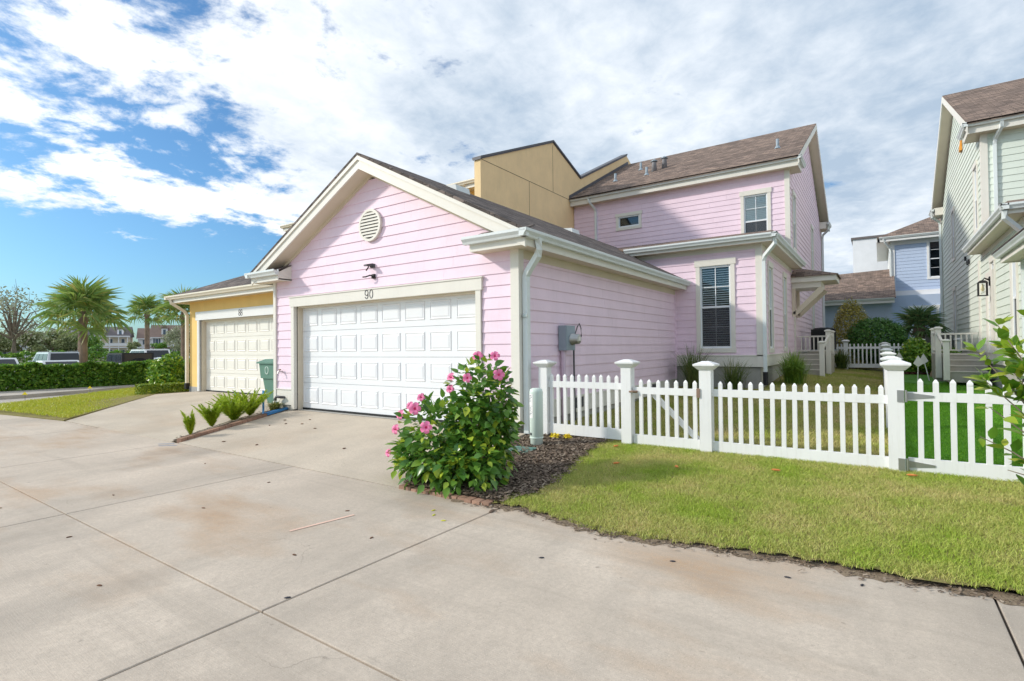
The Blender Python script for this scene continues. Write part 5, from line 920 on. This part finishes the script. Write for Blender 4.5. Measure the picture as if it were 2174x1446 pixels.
def tree(label, x, y, z0, h, r, n, size, mat, sparse=False, name='oak_tree', tr=.22):
    t = thing(name, (x, y, z0), label, 'tree'); b = B(); ells = []; b.tube([(x, y, z0 - .1), (x + .1, y, z0 + h * .25), (x, y + .1, z0 + h * .45)], tr, 8, tr * .6)
    for i in range(13 if not sparse else 22):
        a = i * 2.4 + random.uniform(-.4, .4); rr = r * random.uniform(.25, .8); zz = z0 + h * random.uniform(.42, .88) * (1 - .12 * rr / r); c = (x + math.cos(a) * rr, y + math.sin(a) * rr, zz)
        b.tube([(x, y, z0 + h * .35), (x + math.cos(a) * rr * .5, y + math.sin(a) * rr * .5, (z0 + h * .38 + zz) / 2 + .1 * h), c], tr * .4, 5, .02 + .02 * tr)
        ells.append((c, (r * random.uniform(.28, .42), r * random.uniform(.28, .42), h * random.uniform(.09, .15))))
        if sparse:
            for k in range(4): e = [c[j] + random.uniform(-1, 1) * r * .35 for j in range(3)]; b.tube([c, e], .025, 4, .008)
    b.build('trunk', 'bark', t); quick_foliage('crown', ells, n, size, mat, t, .2, -9, kind='stuff')
TR = [('sparse half-bare tree at the edge of the parking lot', -56, 6.2, -.5, 8.2, 4.0, 1100, .24, 'grey_leaf', True), ('broad oak beyond the parking lot beside the bare tree', -122, 20, -.6, 6.6, 5.4, 5200, .42, 'oak_leaf', False), ('wide spreading oak left of the hedge palm', -114, 23.5, -.6, 6.6, 4.6, 5200, .42, 'oak_leaf', False), ('dark round oak just behind the palm trunks', -120, 28.5, -.6, 6.4, 3.8, 4000, .40, 'hedge_leaf', False), ('grey-green small tree behind the yellow garage eave', -55, 19.2, -.5, 5.2, 2.0, 2800, .2, 'grey_leaf', False), ('small round tree in front of the dormer house', -130, 46.5, -.6, 4.6, 1.9, 1800, .34, 'hedge_leaf', False), ('small round tree beside the slender palm', -134, 43, -.6, 4.6, 1.8, 1800, .34, 'oak_leaf', False), ('low shrubby tree under the verandah house', -81, 19.6, -.6, 3.2, 1.4, 1500, .26, 'hedge_leaf', False), ('low oak at the far end of the car park', -112, 14, -.6, 6.0, 4.6, 4200, .4, 'oak_leaf', False)]
for q in TR: tree(q[0], *q[1:])
# ------------------------------------------------------------------ far houses
def far_house(label, x, y, w, d, h, roof, wallm, porch=True, dorm=1, rot=0., shut=False, roofm='far_roof'):
    """facade towards the camera; parts in local coordinates, then turned"""
    t = thing('far_house', (x, y, -.6), label, 'house'); t.rotation_euler = (0, 0, rot)
    def P(b, n, m_, par=t): me = mesh_of(b); me.name = n; o = link(n, me, m_, par, None, True); return o
    P(B().box(-w / 2, w / 2, 0, d, 0, h), 'wall', wallm); P(B().prism([(-w / 2 - .4, -.6, h), (-w / 2 - .4, d + .5, h), (-w / 2 - .4, d / 2, h + roof)], (w + .8, 0, 0)), 'roof', roofm); P(B().box(-w / 2 - .4, w / 2 + .4, -.62, -.5, h - .25, h), 'fascia', 'far_porch')
    nb = int(w / 2.4)
    for fl_ in (0, 1):
        for i in range(nb):
            u = -w / 2 + (i + .5) * w / nb; z = 1.1 + fl_ * h / 2; o = P(B().box(u - .5, u + .5, -.06, .02, z, z + 1.7), 'window', 'far_porch'); P(B().box(u - .4, u + .4, -.09, -.05, z + .1, z + 1.6), 'pane', 'far_window', o)
            if shut:
                for s_ in (-1, 1): P(B().box(u + s_ * .72 - .18, u + s_ * .72 + .18, -.08, .0, z, z + 1.7), 'shutter', 'shutter')
    for i in range(dorm):
        u = -w / 2 + (i + .5) * w / dorm; P(B().box(u - .8, u + .8, .6, d / 2, h + .3, h + roof * .72), 'dormer', 'far_porch'); P(B().prism([(u - 1, .4, h + roof * .7), (u + 1, .4, h + roof * .7), (u, .4, h + roof * .98)], (0, d / 2, 0)), 'dormer_roof', roofm); P(B().box(u - .35, u + .35, .55, .62, h + .7, h + roof * .6), 'dormer_window', 'far_window')
    if porch:
        for fl_ in ((0, 1) if porch == 2 else (0,)):
            z = fl_ * h / 2; P(B().box(-w / 2, w / 2, -2.4, 0, z + (.3 if fl_ == 0 else -.15), z + (.5 if fl_ == 0 else .15)), 'porch_floor', 'far_porch'); P(B().box(-w / 2, w / 2, -2.4, -2.3, z + 1.3, z + 1.4).box(-w / 2, w / 2, -2.36, -2.33, z + .5, z + 1.3), 'porch_railing', 'far_porch')
            for i in range(5): u = -w / 2 + .15 + (w - .3) * i / 4; P(B().box(u - .13, u + .13, -2.4, -2.15, z + .3, z + h / 2), 'porch_column', 'far_porch')
        P(B().box(-w / 2 - .3, w / 2 + .3, -2.7, 0, (h if porch == 2 else h / 2) - .1, (h if porch == 2 else h / 2) + .25), 'porch_roof', 'far_porch' if porch == 2 else roofm)
    return t
far_house('cream house with white double verandah beyond the car park', -198, 59.5, 9.5, 9, 6.9, 3.4, 'cream_wall', 2, 2, R(64))
far_house('white gabled house between the two verandah houses', -196, 70, 7, 9, 6.4, 3.6, 'white_wall', 0, 0, R(66), False, 'far_roof_brown')
far_house('white house with brown roof, dormers and dark shutters', -177, 70, 13, 9, 6.4, 4.0, 'white_wall', 1, 2, R(66), True, 'far_roof_brown')
far_house('teal house glimpsed behind the broad oaks', -245, 63, 9, 9, 7.4, 4.2, 'teal_wall', 0, 1, R(68)); far_house('white house low behind the trees at the edge of view', -237, 44.7, 12, 9, 5.6, 3, 'white_wall', 1, 1, R(76))
# ------------------------------------------------------------------ parked cars (nose towards -X)
def car(label, x, y, z, L_, w, h, kind, mat, topm=None):
    t = thing('parked_car', (x, y, z), label, 'car', 'cars in the parking lot'); t.rotation_euler = (0, 0, R(180)); topm = topm or mat
    def P(b, n, m_, par=t): me = mesh_of(b); me.name = n; return link(n, me, m_, par, None, True)
    b0 = .42 * h if kind == 'sedan' else .5 * h; belt = b0 + .12 * h; hw = w / 2                # rear bumper at x=0, nose at x=L
    prof = [(0, .22), (-.0, belt * .72), (.06, belt), (L_ * .70, belt), (L_ * .97, belt * .82), (L_, belt * .6), (L_, .24)]
    ring = [(a, -hw, c) for a, c in prof]; P(B().prism(ring, (0, w, 0)), 'body', mat)
    x0, x1, r0, r1 = {'sedan': (.12 * L_, .72 * L_, .30 * L_, .52 * L_), 'suv': (.02 * L_, .72 * L_, .07 * L_, .56 * L_), 'jeep': (.02 * L_, .62 * L_, .03 * L_, .56 * L_)}[kind]; ins = .14 if kind != 'jeep' else .05
    P(B().hexa([(x0, -hw + .04, belt - .01), (x1, -hw + .04, belt - .01), (x1, hw - .04, belt - .01), (x0, hw - .04, belt - .01), (r0, -hw + ins, h), (r1, -hw + ins, h), (r1, hw - ins, h), (r0, hw - ins, h)]), 'cabin', topm)
    def quad(a, e=.012): n_ = (Vector(a[1]) - Vector(a[0])).cross(Vector(a[3]) - Vector(a[0])).normalized() * e; return B().prism([tuple(Vector(p) + n_ * .2) for p in a], tuple(n_))
    lp = lambda a, c, k: tuple(Vector(a).lerp(Vector(c), k)); lo = lambda s_, u: (x0 + (x1 - x0) * u, s_ * (hw - .04), belt); hi = lambda s_, u: (r0 + (r1 - r0) * u, s_ * (hw - ins), h)
    for s_ in (-1, 1):
        for ua, ub in ((.05, .34), (.37, .63), (.66, .93)):
            a = [lp(lo(s_, ua), hi(s_, ua), .1), lp(lo(s_, ub), hi(s_, ub), .1), lp(lo(s_, ub), hi(s_, ub), .84), lp(lo(s_, ua), hi(s_, ua), .84)]; P(quad(a if s_ < 0 else a[::-1]), 'side_window', 'car_glass')
        P(B().box(-.03, .12, s_ * hw * .80 - .11, s_ * hw * .80 + .11, belt * .74, belt * .98), 'tail_light', 'tail_light'); P(B().box(x1 - .25, x1 - .1, s_ * hw, s_ * (hw + .16), belt, belt + .14), 'mirror', topm)
        for wx in (.19 * L_, .81 * L_): o = P(B().tube([(wx, s_ * (hw - .2), .32), (wx, s_ * (hw + .01), .32)], .32, 18), 'wheel', 'tyre'); P(B().tube([(wx, s_ * (hw - .1), .32), (wx, s_ * (hw + .02), .32)], .2, 12), 'rim', 'steel', o)
    for (A, C_, n_) in ((0, 0, 'rear_window'), (1, 1, 'windscreen')):
        a = [lp(lo(-1, A), lo(1, A), .07), lp(lo(-1, A), lo(1, A), .93), lp(hi(-1, A), hi(1, A), .93), lp(hi(-1, A), hi(1, A), .07)]; a = [lp(a[0], a[3], .1), lp(a[1], a[2], .1), lp(a[1], a[2], .88), lp(a[0], a[3], .88)]; P(quad(a[::-1] if A == 0 else a), n_, 'car_glass')
    P(B().box(-.05, .1, -hw * .95, hw * .95, .3, .52), 'bumper', 'dark_grey' if kind != 'sedan' else mat); P(B().box(-.02, .0, -.26, .26, belt * .6, belt * .72), 'number_plate', 'far_porch')
    if kind == 'suv':
        for s_ in (-1, 1): P(B().box(r0 + .2, r1 - .1, s_ * (hw - ins - .06) - .02, s_ * (hw - ins - .06) + .02, h + .02, h + .06), 'roof_rail', 'dark_grey')
    if kind == 'jeep': P(B().tube([(-.26, 0, belt * .95), (-.02, 0, belt * .95)], .38, 20), 'spare_wheel', 'tyre')
car('silver sport utility car parked beside the palm trunk', -38.4, 5.0, -.5, 4.8, 1.9, 1.82, 'suv', 'car_silver'); car('white saloon parked furthest along the row', -36, 1.6, -.5, 4.7, 1.85, 1.5, 'sedan', 'car_white'); car('white saloon parked low in front of the silver sport utility car', -30.5, 3.0, -.5, 4.6, 1.82, 1.36, 'sedan', 'car_white')
car('black hard-top off-roader with spare wheel on its tailgate', -34.7, 7.7, -.5, 4.4, 1.88, 1.72, 'jeep', 'car_silver', 'car_black'); car('large white sport utility car behind the off-roader', -43.6, 12.4, -.5, 5.4, 2.05, 1.98, 'suv', 'car_white'); car('pale blue saloon parked next to the off-roader', -31.0, 9.0, -.5, 4.6, 1.82, 1.42, 'sedan', 'car_blue')
# ------------------------------------------------------------------ small things on the ground
for i, (x, y) in enumerate(((-17.4, -1.7), (-18.9, .4), (-20.9, 3.7))):
    t = thing('marker_flag', (x, y, -.2), 'small yellow utility marker flag on a wire by the street', 'flag', 'yellow marker flags'); B().tube([(x, y, -.25), (x, y, .05)], .006, 5).build('wire', 'dark_grey', t); B().prism([(x, y, .06), (x - .07, y - .05, -.03), (x + .07, y + .05, -.03)], (.01, -.01, 0)).build('flag', 'flag_yellow', t)
for x, y, tl, l in ((5.28, 11.5, .02, 'cream arrow marker on a white stake in the putting green'), (5.60, 12.7, -.12, 'leaning cream arrow marker in the putting green'), (4.95, 14.4, .0, 'small cream arrow marker next to the dividing fence')):
    t = thing('arrow_marker', (x, y, zgs(x, y)), l, 'marker'); z = zgs(x, y); B().tube([(x, y, z), (x + tl, y, z + .62)], .012, 6).build('stake', 'white', t); B().prism([(x + tl - .11, y - .02, z + .56), (x + tl, y - .02, z + .47), (x + tl + .11, y - .02, z + .56), (x + tl, y - .02, z + .78)], (0, .025, 0)).build('arrow_head', 'flagpaint', t)
rk_ = thing('rock', (5.95, 14.3, .2), 'tan boulder beside the green house steps', 'rock'); B().lathe((5.95, 14.3, .15), [(.2, 0), (.27, .12), (.2, .3), (.07, .38)], 7).build('boulder', 'rock', rk_, True)
def bit(name, label, cat, x, y, s, mat, grp, z=-.25, n=5):
    a0 = random.uniform(0, 6.28); b = B(); b.lathe((x, y, z), [(s * .7, 0), (s, s * .25), (s * .5, s * .5)], n); ca, sa = math.cos(a0), math.sin(a0); b.v = [(x + (p[0] - x) * ca * 1.5 - (p[1] - y) * sa * .6, y + (p[0] - x) * sa * 1.5 + (p[1] - y) * ca * .6, p[2]) for p in b.v]; o = b.build(name, mat); o['label'] = label; o['category'] = cat
    if grp: o['group'] = grp
for x, y in ((2.45, -3.35), (3.25, -2.9), (3.95, -2.75), (1.48, -4.72), (4.35, -2.62)): bit('pebble', 'small dark pebble lying on the alley concrete', 'pebble', x, y, .016, 'pebble', 'dark pebbles on the alley')
zd = lambda y: -.246 + (y + 2.55) / 2.55 * .24
for x, y in ((-4.9, -.75), (-4.4, -.55), (-4.55, -.95), (-4.2, -.85), (-4.75, -1.15), (-3.6, -1.0), (-1.9, -1.7), (-3.5, -2.1), (-4.3, -2.2)): bit('fallen_leaf', 'curled brown leaf fallen on the pink house driveway', 'leaf', x, y, .024, 'dead_leaf', 'fallen leaves on the driveway', zd(y) + .002)
for x, y in ((-3.0, -3.1), (-.9, -4.1), (-2.2, -4.4), (-1.3, -3.2), (.9, -4.3), (.35, -3.4), (-2.6, -5.2), (-1.0, -5.1), (.3, -5.3), (1.1, -3.75)): bit('fallen_leaf', 'scrap of brown leaf lying on the alley slabs', 'leaf', x, y, .016, 'dead_leaf', 'leaf scraps on the alley')
for x, y in ((1.95, -.9), (2.6, -.75), (3.55, -.45), (4.7, -.1), (1.62, -.15)): bit('fallen_leaf', 'orange leaf lying on the lawn by the fence', 'leaf', x, y, .035, 'orange_leaf', 'orange leaves on the lawn', zgs(x, y) + .03)
for x, y in ((1.02, -2.95), (1.12, -3.05), (1.30, -3.12)): bit('fruit', 'small yellow-green fallen fruit on the concrete', 'fruit', x, y, .017, 'fruit', 'fallen fruit', -.25, 8)
bit('pine_cone', 'brown pine cone lying at the lawn edge', 'pine cone', 1.50, -2.68, .035, 'wood_brown', None, -.25, 9)
def strip(name, mat, A, C_, w, z):
    A = Vector(A); C_ = Vector(C_); d = (C_ - A).normalized(); n_ = Vector((-d.y, d.x, 0)) * w / 2; o = B().add([(A.x - n_.x, A.y - n_.y, z), (C_.x - n_.x, C_.y - n_.y, z), (C_.x + n_.x, C_.y + n_.y, z), (A.x + n_.x, A.y + n_.y, z)], [(0, 1, 2, 3)]).build(name, mat, kind='structure')
strip('chalk_line', 'chalk', (.40, -4.02), (.50, -3.44), .035, -.2465); strip('paint_mark', 'blue_mark', (-5.25, -2.78), (-5.05, -2.62), .02, -.2465); strip('paint_mark', 'blue_mark', (-5.05, -2.85), (-4.85, -2.66), .02, -.2465)
